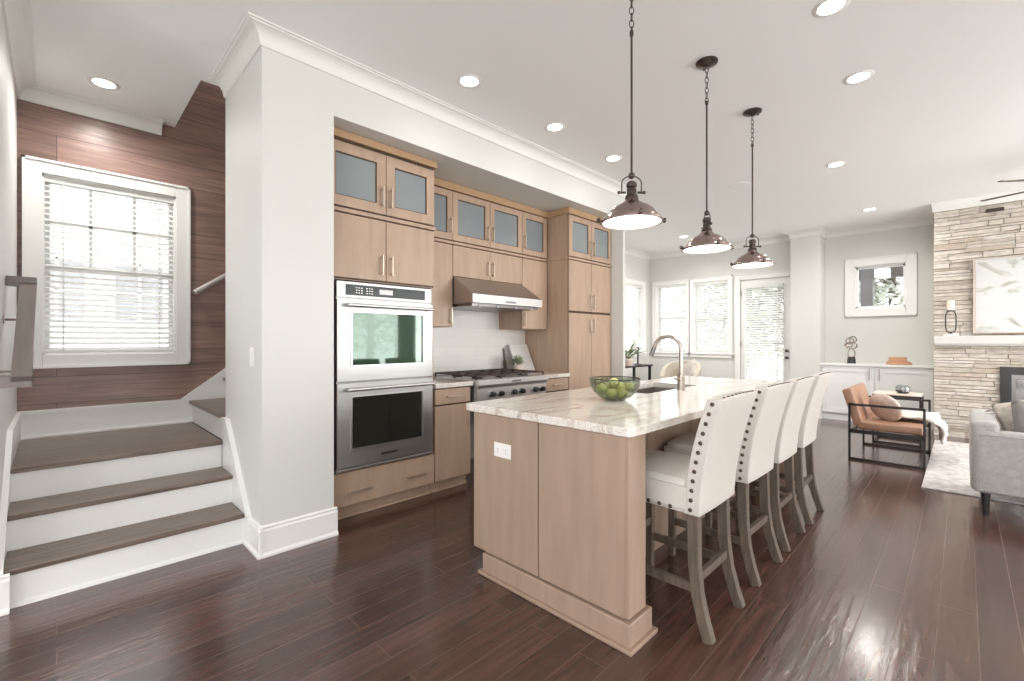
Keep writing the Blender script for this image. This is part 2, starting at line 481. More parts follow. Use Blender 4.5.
class MB:
    def __init__(s):
        s.bm = bmesh.new()

    def box(s, x0, x1, y0, y1, z0, z1, bev=0.0, seg=2, mat=None):
        c = Vector(((x0 + x1) / 2, (y0 + y1) / 2, (z0 + z1) / 2))
        d = (abs(x1 - x0), abs(y1 - y0), abs(z1 - z0))
        tmp = bmesh.new() if bev else s.bm
        r = bmesh.ops.create_cube(tmp, size=1.0)
        for v in r['verts']:
            v.co = Vector((v.co.x * d[0], v.co.y * d[1], v.co.z * d[2])) + c
            if mat is not None and not bev:
                v.co = mat @ v.co
        if bev:
            bmesh.ops.bevel(tmp, geom=tmp.edges[:] + tmp.verts[:], offset=min(bev, min(d) * 0.48), segments=seg, affect='EDGES', profile=0.5)
            if mat is not None:
                for v in tmp.verts:
                    v.co = mat @ v.co
            s.merge(tmp)
        return s

    def merge(s, tmp):
        me = bpy.data.meshes.new('tmp')
        tmp.to_mesh(me)
        tmp.free()
        s.bm.from_mesh(me)
        bpy.data.meshes.remove(me)

    def ubox(s, ax, u0, u1, w0, w1, z0, z1, **k):
        """ax='x': u runs along X, w is Y.  ax='y': u runs along Y, w is X."""
        if ax == 'x':
            return s.box(u0, u1, w0, w1, z0, z1, **k)
        return s.box(w0, w1, u0, u1, z0, z1, **k)

    def prism(s, pts, a0, a1, ax='x'):
        """profile points (p, q) extruded from a0 to a1: ax 'x' -> (a,p,q), 'y' -> (p,a,q), 'z' -> (p,q,a)"""
        f = {'x': lambda a, p: (a, p[0], p[1]), 'y': lambda a, p: (p[0], a, p[1]), 'z': lambda a, p: (p[0], p[1], a)}[ax]
        A = [s.bm.verts.new(f(a0, p)) for p in pts]
        B = [s.bm.verts.new(f(a1, p)) for p in pts]
        n = len(pts)
        s.bm.faces.new(A)
        s.bm.faces.new(B[::-1])
        for i in range(n):
            s.bm.faces.new((A[i], B[i], B[(i + 1) % n], A[(i + 1) % n]))
        return s

    def lathe(s, prof, c=(0, 0, 0), seg=24, axis='z', cap=True, sx=1.0, sy=1.0):
        rings = []
        for r, h in prof:
            ring = []
            for i in range(seg):
                a = 2 * PI * i / seg
                p = (r * math.cos(a) * sx, r * math.sin(a) * sy, h)
                if axis == 'x':
                    p = (p[2], p[0], p[1])
                elif axis == 'y':
                    p = (p[0], p[2], p[1])
                ring.append(s.bm.verts.new(Vector(p) + Vector(c)))
            rings.append(ring)
        for a, b in zip(rings, rings[1:]):
            for i in range(seg):
                s.bm.faces.new((a[i], a[(i + 1) % seg], b[(i + 1) % seg], b[i]))
        if cap:
            if prof[0][0] > 1e-5:
                s.bm.faces.new(rings[0][::-1])
            if prof[-1][0] > 1e-5:
                s.bm.faces.new(rings[-1])
        return s

    def tube(s, pts, r, seg=8, closed=False, flat=None, up=None):
        """round or (flat=(w,h)) rectangular section swept along points"""
        pts = [Vector(p) for p in pts]
        n = len(pts)
        rings = []
        prev = None
        for i, p in enumerate(pts):
            if closed:
                t = (pts[(i + 1) % n] - pts[i - 1]).normalized()
            else:
                t = (pts[min(i + 1, n - 1)] - pts[max(i - 1, 0)]).normalized()
            ref = Vector(up) if up else (Vector((0, 0, 1)) if abs(t.z) < 0.95 else Vector((1, 0, 0)))
            if prev is not None and not up:
                ref = prev
            a = (ref - t * ref.dot(t)).normalized()
            b = t.cross(a)
            prev = a
            rr = r[i] if isinstance(r, (list, tuple)) else r
            ring = []
            if flat:
                fw = flat(i / (n - 1)) if callable(flat) else flat
                for q in ((-1, -1), (1, -1), (1, 1), (-1, 1)):
                    ring.append(s.bm.verts.new(p + b * q[0] * fw[0] / 2 + a * q[1] * fw[1] / 2))
            else:
                for k in range(seg):
                    an = 2 * PI * k / seg
                    ring.append(s.bm.verts.new(p + a * math.cos(an) * rr + b * math.sin(an) * rr))
            rings.append(ring)
        m = len(rings[0])
        rng = range(n) if closed else range(n - 1)
        for i in rng:
            A, B = rings[i], rings[(i + 1) % n]
            for k in range(m):
                s.bm.faces.new((A[k], A[(k + 1) % m], B[(k + 1) % m], B[k]))
        if not closed:
            s.bm.faces.new(rings[0][::-1])
            s.bm.faces.new(rings[-1])
        return s

    def sphere(s, c, r, sc=(1, 1, 1), seg=16, rings=10, mat=None):
        res = bmesh.ops.create_uvsphere(s.bm, u_segments=seg, v_segments=rings, radius=r)
        for v in res['verts']:
            v.co = Vector((v.co.x * sc[0], v.co.y * sc[1], v.co.z * sc[2]))
            if mat is not None:
                v.co = mat @ v.co
            v.co += Vector(c)
        return s

    def pillow(s, c, w, h, t, mat=None, n=12, puff=0.55):
        """soft cushion in local XZ plane, thickness along Y"""
        grid = {}
        for side in (-1, 1):
            for i in range(n + 1):
                for j in range(n + 1):
                    u, v = -1 + 2 * i / n, -1 + 2 * j / n
                    edge = (1 - u ** 4) * (1 - v ** 4)
                    if side == 1 and (i in (0, n) or j in (0, n)):
                        grid[side, i, j] = grid[-1, i, j]
                        continue
                    pin = 1 - 0.06 * (1 - abs(u)) * abs(v) - 0.06 * (1 - abs(v)) * abs(u)
                    p = Vector((u * w / 2 * pin, side * t / 2 * edge ** puff, v * h / 2 * pin))
                    if mat is not None:
                        p = mat @ p
                    grid[side, i, j] = s.bm.verts.new(p + Vector(c))
        for side in (-1, 1):
            for i in range(n):
                for j in range(n):
                    q = [grid[side, i, j], grid[side, i + 1, j], grid[side, i + 1, j + 1], grid[side, i, j + 1]]
                    s.bm.faces.new(q if side == -1 else q[::-1])
        return s

    def leafquad(s, p, d, l, w, up=Vector((0, 0, 1))):
        d = Vector(d).normalized()
        sd = d.cross(up)
        if sd.length < 1e-3:
            sd = Vector((1, 0, 0))
        sd.normalize()
        p = Vector(p)
        nrm = sd.cross(d)
        a = s.bm.verts.new(p)
        b = s.bm.verts.new(p + d * l * 0.5 + sd * w / 2 + nrm * w * 0.15)
        c = s.bm.verts.new(p + d * l)
        e = s.bm.verts.new(p + d * l * 0.5 - sd * w / 2 + nrm * w * 0.15)
        s.bm.faces.new((a, b, c, e))
        return s

    def build(s, name, mat, parent=None, smooth=False, local=False, auto=None):
        bmesh.ops.recalc_face_normals(s.bm, faces=s.bm.faces[:])
        me = bpy.data.meshes.new(name)
        org = Vector((0, 0, 0))
        if parent is not None and not local:
            org = ORG.get(parent.name, org)
            for v in s.bm.verts:
                v.co -= org
        s.bm.to_mesh(me)
        s.bm.free()
        me.materials.append(mat)
        o = bpy.data.objects.new(name, me)
        COL.objects.link(o)
        if parent is not None:
            o.parent = parent
            ORG[o.name] = org
        if smooth:
            for p in me.polygons:
                p.use_smooth = True
            if smooth != 'all':
                try:
                    me.set_sharp_from_angle(angle=math.radians(35 if smooth is True else smooth))
                except Exception:
                    pass
        return o


def thing(name, label, cat, loc=(0, 0, 0), group=None, rz=0.0):
    o = bpy.data.objects.new(name, None)
    o.empty_display_size = 0.1
    COL.objects.link(o)
    o.location = loc
    o.rotation_euler = (0, 0, rz)
    ORG[o.name] = Vector(loc)
    o['label'] = label
    o['category'] = cat
    if group:
        o['group'] = group
    return o


def tag(o, label, cat, group=None):
    o['label'] = label
    o['category'] = cat
    if group:
        o['group'] = group
    return o


def struct(o):
    o['kind'] = 'structure'
    return o


def copy_tree(o, parent=None):
    c = o.copy()
    COL.objects.link(c)
    if parent is not None:
        c.parent = parent
    for ch in list(o.children):
        copy_tree(ch, c)
    return c


def wall_boxes(mb, ax, u0, u1, w0, w1, z0, z1, holes=()):
    us = sorted({u0, u1, *[h[0] for h in holes], *[h[1] for h in holes]})
    zs = sorted({z0, z1, *[h[2] for h in holes], *[h[3] for h in holes]})
    for a, b in zip(us, us[1:]):
        run = None
        for c, d in list(zip(zs, zs[1:])) + [(None, None)]:
            solid = c is not None and not any(h[0] < (a + b) / 2 < h[1] and h[2] < (c + d) / 2 < h[3] for h in holes)
            if solid:
                run = (run[0], d) if run else (c, d)
            elif run:
                mb.ubox(ax, a, b, w0, w1, run[0], run[1])
                run = None
    return mb


# ------------------------------------------------------------------ key planes
ZC = 3.10                      # ceiling
PY, PX = 2.92, 0.85            # partition front and stair-side faces
AY = 3.76                      # alcove back wall
AX0, AX1 = 1.280, 4.84         # alcove opening
SOF = 2.742                    # soffit underside
SY = 4.80                      # stair window wall
DX, DY = 9.0, 4.78             # dining walls
LX = -0.200                    # stair left wall

# ------------------------------------------------------------------ the shell
mb = MB()
mb.box(-3.0, 9.4, -4.5, 4.8, -0.12, 0.0)
struct(mb.build('floor', M['floor']))

mb = MB()
HX0, HY0 = 0.715, 3.80
mb.box(-3.0, 9.4, -4.5, HY0, ZC, ZC + 0.25)
mb.box(-3.0, HX0, HY0, 5.0, ZC, ZC + 0.25)
mb.box(4.6, 9.4, HY0, 5.0, ZC, ZC + 0.25)
struct(mb.build('ceiling', M['ceil']))

# partition and alcove
mb = MB()
mb.box(PX, AX0, PY, 3.73, 0, ZC)
mb.box(AX0, AX1 + 0.05, PY, AY + 0.12, SOF, ZC)
struct(mb.build('wall_partition', M['wall']))
mb = MB()
mb.box(0.95, AX1 + 0.05, AY, AY + 0.14, 0, ZC + 2.2)
mb.box(AX1, AX1 + 0.05, PY, AY, 0, SOF)
mb.box(0.95, 1.10, 3.73, AY, 0, ZC)
struct(mb.build('wall_alcove', M['wall']))
mb = MB()
mb.box(2.19, 3.985, AY - 0.012, AY, 0.90, 1.95)
struct(mb.build('wall_backsplash', M['tile']))

# stair walls
SW = (-0.075, 0.722, 1.165, 2.50)      # stair window clear opening
mb = MB()
wall_boxes(mb, 'x', LX, 4.7, SY, SY + 0.16, 0, 5.4, [SW])
struct(mb.build('wall_stair', M['brownwall']))
mb = MB()
mb.box(LX - 0.15, LX, 3.17, SY + 0.16, 0, ZC)
mb.box(-3.0, LX - 0.15, 3.17, 3.32, 0, ZC)
mb.box(HX0 - 0.03, HX0 - 0.002, HY0, SY, ZC + 0.25, 5.4)
mb.box(4.6, 4.7, HY0, SY, 0, 5.4)
mb.box(HX0 - 0.02, 4.7, HY0 - 0.10, HY0 + 0.0, ZC + 0.25, 5.4)
struct(mb.build('wall_stair_left', M['wall']))
mb = MB()
mb.box(HX0 - 0.1, 4.7, HY0 - 0.1, SY + 0.16, 5.4, 5.5)
struct(mb.build('ceiling_stairwell', M['ceil']))

# dining and living walls
W1 = (3.98, 4.61, 1.03, 2.42)
W2 = (3.17, 3.82, 1.03, 2.42)
DR = (2.135, 2.95, 0.0, 2.39)
mb = MB()
wall_boxes(mb, 'y', 2.08, DY, DX, DX + 0.16, 0, ZC, [W1, W2, DR])
struct(mb.build('wall_dining_end', M['wall']))
W3 = (7.45, 8.68, 1.03, 2.42)
mb = MB()
wall_boxes(mb, 'x', 4.7, DX + 0.16, DY, DY + 0.16, 0, ZC, [W3])
struct(mb.build('wall_dining_side', M['wall']))
mb = MB()
mb.box(8.80, 9.30, 1.66, 2.08, 0, ZC)
struct(mb.build('wall_column', M['wall']))
NW = (0.62, 1.26, 1.785, 2.475)
mb = MB()
wall_boxes(mb, 'y', -0.1, 1.66, 9.2, 9.36, 0, ZC, [NW])
struct(mb.build('wall_niche', M['wall']))
# walls behind the photographer with tall windows
mb = MB()
south = [(-1.6, 0.6, 0.15, 2.6), (1.3, 3.5, 0.15, 2.6), (4.2, 6.4, 0.15, 2.6), (6.9, 8.1, 0.7, 2.5)]
wall_boxes(mb, 'x', -3.0, 9.4, -4.66, -4.5, 0, ZC, south)
struct(mb.build('wall_south', M['wall']))



mb = MB()
west = [(-4.1, -2.3, 0.15, 2.6), (-1.7, 0.1, 0.15, 2.6), (0.8, 2.6, 0.15, 2.6)]
wall_boxes(mb, 'y', -4.66, 3.32, -3.16, -3.0, 0, ZC, west)
struct(mb.build('wall_west', M['wall']))


def crown_profile(w, sgn, h=0.10, p=0.10, z=ZC):
    pts = [(0, 0), (0, -h), (0.010, -h), (0.016, -h * 0.86), (p * 0.45, -h * 0.62), (p * 0.80, -h * 0.24), (p * 0.86, -h * 0.12), (p, -h * 0.10), (p, 0)]
    return [(w + sgn * a, z + b) for a, b in pts]


n_trim = [0]


def crown_sweep(mb, path, normals, h=0.10, p=0.10, z=ZC):
    prof = [(0, 0), (0, -h), (0.010, -h), (0.014, -h * 0.90)]
    for k in range(7):
        a = PI / 2 * k / 6
        prof.append((0.014 + (p * 0.84 - 0.014) * (1 - math.cos(a)), -h * 0.90 + h * 0.74 * math.sin(a)))
    prof += [(p * 0.86, -h * 0.10), (p, -h * 0.08), (p, 0)]
    rings = []
    for i, q in enumerate(path):
        if i == 0:
            n = Vector(normals[0])
        elif i == len(path) - 1:
            n = Vector(normals[-1])
        else:
            a, b = Vector(normals[i - 1]), Vector(normals[i])
            n = (a + b) / (1 + a.dot(b))
        rings.append([mb.bm.verts.new((q[0] + n.x * u, q[1] + n.y * u, z + w)) for u, w in prof])
    for A, B in zip(rings, rings[1:]):
        for k in range(len(A)):
            j = (k + 1) % len(A)
            mb.bm.faces.new((A[k], A[j], B[j], B[k]))
    mb.bm.faces.new(rings[0])
    mb.bm.faces.new(rings[-1][::-1])
    return mb


def trim_obj(mb, mat='trim'):
    n_trim[0] += 1
    return struct(mb.build('trim_%d' % n_trim[0], M[mat]))


# crown mouldings, mitred round the corners
mb = MB()
crown_sweep(mb, [(PX, 3.73), (PX, PY), (AX1 + 0.05, PY), (AX1 + 0.05, DY)], [(-1, 0), (0, -1), (1, 0)])
trim_obj(mb, 'crown')
mb = MB()
crown_sweep(mb, [(HX0 - 0.09, SY), (LX, SY), (LX, 3.17), (-3.0, 3.17)], [(0, -1), (1, 0), (0, -1)])
trim_obj(mb, 'crown')
mb = MB()
crown_sweep(mb, [(9.2, 0.28), (9.2, 1.66), (8.80, 1.66), (8.80, 2.08), (9.0, 2.08), (9.0, DY), (AX1 + 0.05, DY)], [(-1, 0), (0, -1), (-1, 0), (0, 1), (-1, 0), (0, -1)])
trim_obj(mb, 'crown')
mb = MB()
crown_sweep(mb, [(8.9, 0.28), (8.29, 0.28), (8.29, -3.2)], [(0, 1), (-1, 0)], h=0.12, p=0.03)
trim_obj(mb, 'crown')

# baseboards
n_base = [0]


def baseboard(name, ax, u0, u1, w, sgn, h=0.180, t=0.018):
    mb = MB()
    pts = [(0, 0), (0.03, 0), (0.03, 0.012), (t, 0.026), (t, h - 0.03), (t - 0.006, h - 0.02), (t - 0.004, h - 0.008), (0.004, h), (0, h)]
    pts = [(w + sgn * a, b) for a, b in pts]
    mb.prism(pts, u0, u1, ax)
    return struct(mb.build('baseboard_' + name, M['trim']))


baseboard('partition_front', 'x', PX - 0.025, AX0 + 0.018, PY, -1)
baseboard('partition_side', 'y', PY - 0.025, 3.19, PX, -1)
baseboard('left_return', 'x', -3.0, LX + 0.045, 3.17, -1)
baseboard('alcove_end', 'x', AX1 - 0.0, AX1 + 0.07, PY, -1)
baseboard('dining_side', 'x', 4.9, DX, DY, -1)
baseboard('dining_end', 'y', 3.10, DY, DX, -1)
baseboard('column', 'y', 1.64, 2.10, 8.80, -1)


# ------------------------------------------------------------------ windows
n_win = [0]


def make_window(ax, u0, u1, w, z0, z1, casing=0.105, sgn=1, double=True, muntin=None, sill=False, jamb=0.16, room=-1):
    """opening in a wall whose room face is at w; outside is w + sgn*..."""
    n_win[0] += 1
    root = bpy.data.objects.new('window_%d' % n_win[0], None)
    COL.objects.link(root)
    loc = ((u0 + u1) / 2, w, z0) if ax == 'x' else (w, (u0 + u1) / 2, z0)
    root.location = loc
    ORG[root.name] = Vector(loc)
    root['kind'] = 'structure'
    c = casing
    m = MB()
    for a, b, cc, d in ((u0 - c, u0, z0 - c, z1 + c), (u1, u1 + c, z0 - c, z1 + c), (u0, u1, z1, z1 + c), (u0, u1, z0 - c, z0)):
        m.ubox(ax, a, b, w - sgn * 0.022, w, cc, d, bev=0.004)
    e = 0.016
    for a, b, cc, d in ((u0 - c, u0 - c + e, z0 - c, z1 + c), (u1 + c - e, u1 + c, z0 - c, z1 + c), (u0 - c, u1 + c, z1 + c - e, z1 + c), (u0 - c, u1 + c, z0 - c, z0 - c + e)):
        m.ubox(ax, a, b, w - sgn * 0.034, w, cc, d)
    if sill:
        m.ubox(ax, u0 - c - 0.03, u1 + c + 0.03, w - sgn * 0.05, w, z0 - 0.03, z0, bev=0.006)
    m.build('window_casing', M['trim'], root)
    m = MB()
    f = 0.04
    d0, d1 = w + sgn * 0.07, w + sgn * 0.13
    for a, b, cc, d in ((u0, u0 + f, z0, z1), (u1 - f, u1, z0, z1), (u0, u1, z1 - f, z1), (u0, u1, z0, z0 + f)):
        m.ubox(ax, a, b, d0, d1, cc, d)
    # jamb liner
    for a, b, cc, d in ((u0 - 0.001, u0 + 0.012, z0, z1), (u1 - 0.012, u1 + 0.001, z0, z1), (u0, u1, z1 - 0.012, z1 + 0.001), (u0, u1, z0 - 0.001, z0 + 0.012)):
        m.ubox(ax, a, b, w, w + sgn * 0.158, cc, d)
    if double:
        zm = (z0 + z1) / 2
        m.ubox(ax, u0 + f, u1 - f, d0, d1, zm - 0.022, zm + 0.022)
    if muntin:
        nu, nz, lo, hi = muntin
        for i in range(1, nu):
            u = u0 + (u1 - u0) * i / nu
            m.ubox(ax, u - 0.011, u + 0.011, d0 + 0.01 * sgn, d1 - 0.01 * sgn, lo, hi)
        for j in range(1, nz):
            z = lo + (hi - lo) * j / nz
            m.ubox(ax, u0, u1, d0 + 0.01 * sgn, d1 - 0.01 * sgn, z - 0.011, z + 0.011)
    m.build('sash', M['trim'], root)
    m = MB()
    m.ubox(ax, u0 + 0.02, u1 - 0.02, w + sgn * 0.098, w + sgn * 0.102, z0 + 0.02, z1 - 0.02)
    m.build('pane', M['glass'], root)
    return root


def make_blind(ax, u0, u1, w, z0, z1, label, sgn=1, pitch=0.042, tilt=18, group=None, slat=0.046):
    """slatted blind hanging inside the reveal"""
    wc = w + sgn * 0.036
    loc = ((u0 + u1) / 2, wc, z1) if ax == 'x' else (wc, (u0 + u1) / 2, z1)
    root = thing('window_blind', label, 'blind', loc, group)
    m = MB()
    m.ubox(ax, u0 + 0.004, u1 - 0.004, wc - 0.028, wc + 0.028, z1 - 0.055, z1 - 0.002, bev=0.004)
    m.build('headrail', M['blind'], root)
    m = MB()
    z = z1 - 0.075
    t = math.radians(tilt)
    while z > z0 + 0.04:
        cw, sw = math.cos(t) * slat / 2, math.sin(t) * slat / 2
        pts = [(wc - cw, z - sw * sgn - 0.0012), (wc, z + 0.0025), (wc + cw, z + sw * sgn - 0.0012), (wc + cw, z + sw * sgn + 0.0012), (wc, z + 0.0050), (wc - cw, z - sw * sgn + 0.0012)]
        m.prism(pts, u0 + 0.008, u1 - 0.008, 'x' if ax == 'x' else 'y')
        z -= pitch
    m.build('slats', M['blind'], root)
    m = MB()
    m.ubox(ax, u0 + 0.006, u1 - 0.006, wc - 0.02, wc + 0.02, z0 + 0.014, z0 + 0.034, bev=0.004)
    m.build('bottom_rail', M['blind'], root)
    for q in (0.14, 0.86) if (u1 - u0) < 1 else (0.1, 0.5, 0.9):
        u = u0 + (u1 - u0) * q
        m = MB()
        m.ubox(ax, u - 0.004, u + 0.004, wc - sgn * 0.027 - 0.001, wc - sgn * 0.027 + 0.001, z0 + 0.03, z1 - 0.05)
        m.build('ladder_cord', M['blind'], root)
    return root


zm = (SW[2] + SW[3]) / 2
make_window('x', SW[0], SW[1], SY, SW[2], SW[3], casing=0.10, muntin=(3, 2, zm, SW[3]))
make_blind('x', SW[0], SW[1], SY, SW[2], SW[3], 'white slatted blind on the staircase window in the brown wood wall', tilt=28)
make_window('y', W1[0], W1[1], DX, W1[2], W1[3], casing=0.09, sill=True)
make_blind('y', W1[0], W1[1], DX, W1[2], W1[3], 'white blind on the left of two dining windows, behind the faucet', tilt=32)
make_window('y', W2[0], W2[1], DX, W2[2], W2[3], casing=0.09, sill=True)
make_blind('y', W2[0], W2[1], DX, W2[2], W2[3], 'white blind on the dining window just left of the glass door', tilt=32)
make_window('x', W3[0], W3[1], DY, W3[2], W3[3], casing=0.09, sill=True)
make_blind('x', W3[0], W3[1], DY, W3[2], W3[3], 'white blind on the side dining window beside the tall cabinet', tilt=32)
make_window('y', NW[0], NW[1], 9.2, NW[2], NW[3], casing=0.125, double=False)
for u0, u1, z0, z1 in south:
    make_window('x', u0, u1, -4.5, z0, z1, casing=0.10, sgn=-1, double=False, muntin=(3, 2, z0, z1))

for u0, u1, z0, z1 in west:
    make_window('y', u0, u1, -3.0, z0, z1, casing=0.10, sgn=-1, double=False, muntin=(3, 2, z0, z1))

# glazed door with blind
root = bpy.data.objects.new('door_1', None)
COL.objects.link(root)
root.location = (DX, 2.56, 0)
ORG[root.name] = Vector((DX, 2.56, 0))
root['kind'] = 'structure'
m = MB()
for a, b, c, d in ((DR[0] - 0.05, DR[0], 0, DR[3] + 0.09), (DR[1], DR[1] + 0.09, 0, DR[3] + 0.09), (DR[0], DR[1], DR[3], DR[3] + 0.09)):
    m.ubox('y', a, b, DX - 0.024, DX, c, d, bev=0.004)
m.ubox('y', DR[0] - 0.05, DR[1] + 0.10, DX - 0.04, DX, DR[3] + 0.09, DR[3] + 0.11)
m.build('door_casing', M['trim'], root)
m = MB()
DG = (DR[0] + 0.105, DR[1] - 0.085, 0.30, DR[3] - 0.14)
wall_boxes(m, 'y', DR[0] + 0.004, DR[1] - 0.004, DX + 0.02, DX + 0.065, 0.008, DR[3] - 0.004, [DG])
leafo = m.build('door_leaf', M['trim'], root)
m = MB()
m.ubox('y', DG[0], DG[1], DX + 0.04, DX + 0.045, DG[2], DG[3])
m.build('door_pane', M['glass'], root)
for zz in (0.97, 1.09):
    m = MB()
    m.lathe([(0.0, 0), (0.026, 0), (0.026, 0.008), (0.010, 0.012), (0.010, 0.035), (0.024, 0.04), (0.026, 0.055), (0.0, 0.062)], (0, 0, 0), 14, 'x')
    for v in m.bm.verts:
        v.co = Vector((DX + 0.02 - v.co.x, DR[0] + 0.048 + v.co.y, zz + v.co.z))
    m.build('door_knob', M['gunmetal'], root, smooth=True)
for zz in (0.25, 1.2, 2.15):
    m = MB()
    m.box(DX - 0.004, DX + 0.022, DR[1] - 0.012, DR[1] + 0.004, zz - 0.05, zz + 0.05)
    m.build('hinge', M['nickel'], root)
make_blind('y', DG[0] - 0.01, DG[1] + 0.01, DX - 0.045, DG[2], DG[3] + 0.03, 'white slatted blind over the glass of the dining room door', tilt=32)

# ------------------------------------------------------------------ staircase
st = thing('staircase', 'staircase with white risers and grey-brown wooden treads under the brown wall', 'staircase', (0.33, 3.2, 0))
RISE, RUN, N0 = 0.187, 0.265, 3.21
XL, XR = LX + 0.020, PX - 0.02
for i in range(3):
    y = N0 + RUN * i
    m = MB()
    m.box(XL, XR, y, y + 0.02, RISE * i, RISE * (i + 1) - 0.028)
    if i == 0:
        m.prism([(y, 0), (y - 0.016, 0), (y - 0.014, 0.012), (y, 0.02)], XL, XR, 'x')
    m.build('riser', M['trim'], st)
    m = MB()
    yb = y + RUN + 0.02 if i < 2 else SY - 0.02
    m.box(XL, XR, y - 0.026, yb, RISE * (i + 1) - 0.028, RISE * (i + 1), bev=0.006)
    m.build('tread', M['tread'], st)
ZL = RISE * 3
# second flight rising to the right
for i in range(8):
    x = 0.835 + 0.255 * i
    z = ZL + RISE * i
    ys = 3.74 if i == 0 else 3.92
    m = MB()
    m.box(x, x + 0.02, ys, SY - 0.03, z, z + RISE - 0.028)
    m.build('riser', M['trim'], st)
    m = MB()
    m.box(x - 0.026, x + 0.275 if i else 0.93, ys, SY - 0.03, z + RISE - 0.028, z + RISE, bev=0.006)
    if i == 0:
        m.box(0.92, x + 0.275, 3.92, SY - 0.03, z + RISE - 0.028, z + RISE)
    m.build('tread', M['tread'], st)


def skirt(poly, w0, w1, ax):
    m = MB()
    m.prism(poly, w0, w1, ax)
    return m.build('skirt_board', M['trim'], st)


# left skirt (plane normal X): follows the slope
sl = RISE / RUN
top = lambda y: (y - 3.19) * sl + 0.20
skirt([(3.17, 0), (SY, 0), (SY, ZL + 0.19), (3.85, ZL + 0.19), (3.17, 0.18)], LX, XL, 'x')
skirt([(3.13, 0), (3.73, 0), (3.73, ZL + 0.16), (3.62, ZL + 0.16), (3.13, 0.18)], XR, PX, 'x')
m = MB()
for a, b in (((3.17, 0.18), (3.85, ZL + 0.19)), ((3.85, ZL + 0.19), (SY, ZL + 0.19))):
    m.tube([(LX + 0.012, a[0], a[1]), (LX + 0.012, b[0], b[1])], 0, flat=(0.024, 0.012), up=(0, -1, 1) if a[0] < 3.5 else (0, 0, 1))
m.build('skirt_cap', M['trim'], st)
m = MB()
m.tube([(PX - 0.014, 3.13, 0.178), (PX - 0.014, 3.62, ZL + 0.157)], 0, flat=(0.030, 0.014), up=(0, -1, 1))
m.tube([(PX - 0.014, 3.62, ZL + 0.157), (PX - 0.014, 3.735, ZL + 0.157)], 0, flat=(0.030, 0.014), up=(0, 0, 1))
m.build('skirt_cap', M['trim'], st)
# back skirt on the window wall, rising with the second flight
skirt([(LX, ZL - 0.02), (0.80, ZL - 0.02), (3.0, ZL + 1.55), (3.0, ZL + 1.9), (0.745, ZL + 0.195), (LX, ZL + 0.195)], SY - 0.03, SY, 'y')
m = MB()
m.box(LX, 0.745, SY - 0.042, SY, ZL + 0.18, ZL + 0.20)
m.build('skirt_cap', M['trim'], st)
m = MB()
m.box(XL, 0.835, 4.752, SY - 0.03, ZL, ZL + 0.014)
m.build('cove_strip', M['trim'], st)

# handrails
hr = thing('handrail', 'grey-brown wooden handrail on the left wall of the stairs', 'handrail', (LX, 3.4, 1.1))
m = MB()
hx = LX + 0.088
p0, p1 = Vector((hx, 3.02, 1.085)), Vector((hx, 3.78, 1.60))
m.tube([p0, p1], 0, flat=(0.066, 0.055), up=(0, -1, 1))
m.tube([p0 + Vector((0.033, 0.028, 0)), p0 + Vector((-0.085, 0.028, 0))], 0, flat=(0.055, 0.055), up=(0, 0, 1))
m.tube([p1 + Vector((0.033, -0.028, 0)), p1 + Vector((-0.085, -0.028, 0))], 0, flat=(0.055, 0.055), up=(0, 0, 1))
m.build('rail', M['rail'], hr, smooth=True)
for t in (0.25, 0.75):
    q = p0.lerp(p1, t)
    m = MB()
    m.tube([(LX, q.y, q.z - 0.09), (LX + 0.05, q.y, q.z - 0.09), (hx, q.y, q.z - 0.03)], 0.007)
    m.lathe([(0.022, 0), (0.022, 0.006), (0, 0.008)], (LX, q.y, q.z - 0.09), 12, 'x')
    m.build('bracket', M['nickel'], hr, smooth=True)
hr = thing('handrail', 'light grey handrail on the brown wall rising behind the white partition', 'handrail', (0.9, SY, 1.7))
m = MB()
hy = SY - 0.08
m.tube([(0.845, hy, 1.685), (1.9, hy, 2.455)], 0.024, 12)
m.tube([(0.86, hy, 1.695), (0.86, SY, 1.695)], 0.02, 10)
m.build('rail', M['steelrail'], hr, smooth=True)
m = MB()
m.tube([(1.1, SY, 1.78), (1.1, SY - 0.05, 1.78), (1.1, hy, 1.86)], 0.007)
m.build('bracket', M['nickel'], hr, smooth=True)


def switch_plate(name, label, cat, ax, u, w, z, sgn=-1, kind='switch', wd=0.076, ht=0.118):
    loc = (u, w, z) if ax == 'x' else (w, u, z)
    r = thing(name, label, cat, loc)
    m = MB()
    m.ubox(ax, u - wd / 2, u + wd / 2, w + sgn * 0.006, w, z - ht / 2, z + ht / 2, bev=0.002)
    m.build('plate', M['plastic'], r)
    if kind == 'switch':
        m = MB()
        m.ubox(ax, u - 0.017, u + 0.017, w + sgn * 0.010, w + sgn * 0.005, z - 0.033, z + 0.033, bev=0.002)
        m.build('rocker', M['trim'], r)
    else:
        for du in (-wd * 0.24, wd * 0.24) if wd > ht else (0,):
            for dz in ((0,) if wd > ht else (-0.02, 0.02)):
                m = MB()
                m.ubox(ax, u + du - 0.015, u + du + 0.015, w + sgn * 0.009, w + sgn * 0.005, z + dz - 0.015, z + dz + 0.015, bev=0.004)
                f = m.build('socket', M['trim'], r)
                m = MB()
                for q in (-0.006, 0.006):
                    m.ubox(ax, u + du - 0.005, u + du + 0.005, w + sgn * 0.0095, w + sgn * 0.0085, z + dz + q - 0.001, z + dz + q + 0.001)
                m.build('slot', M['slot'], f)
    return r


switch_plate('light_switch', 'white light switch on the side of the white partition by the stairs', 'switch', 'y', 3.10, PX, 1.17)
switch_plate('wall_outlet', 'white horizontal outlet on the near end panel of the island', 'outlet', 'y', 1.715, 1.655, 0.692, kind='outlet', wd=0.125, ht=0.075)

# ------------------------------------------------------------------ cabinets


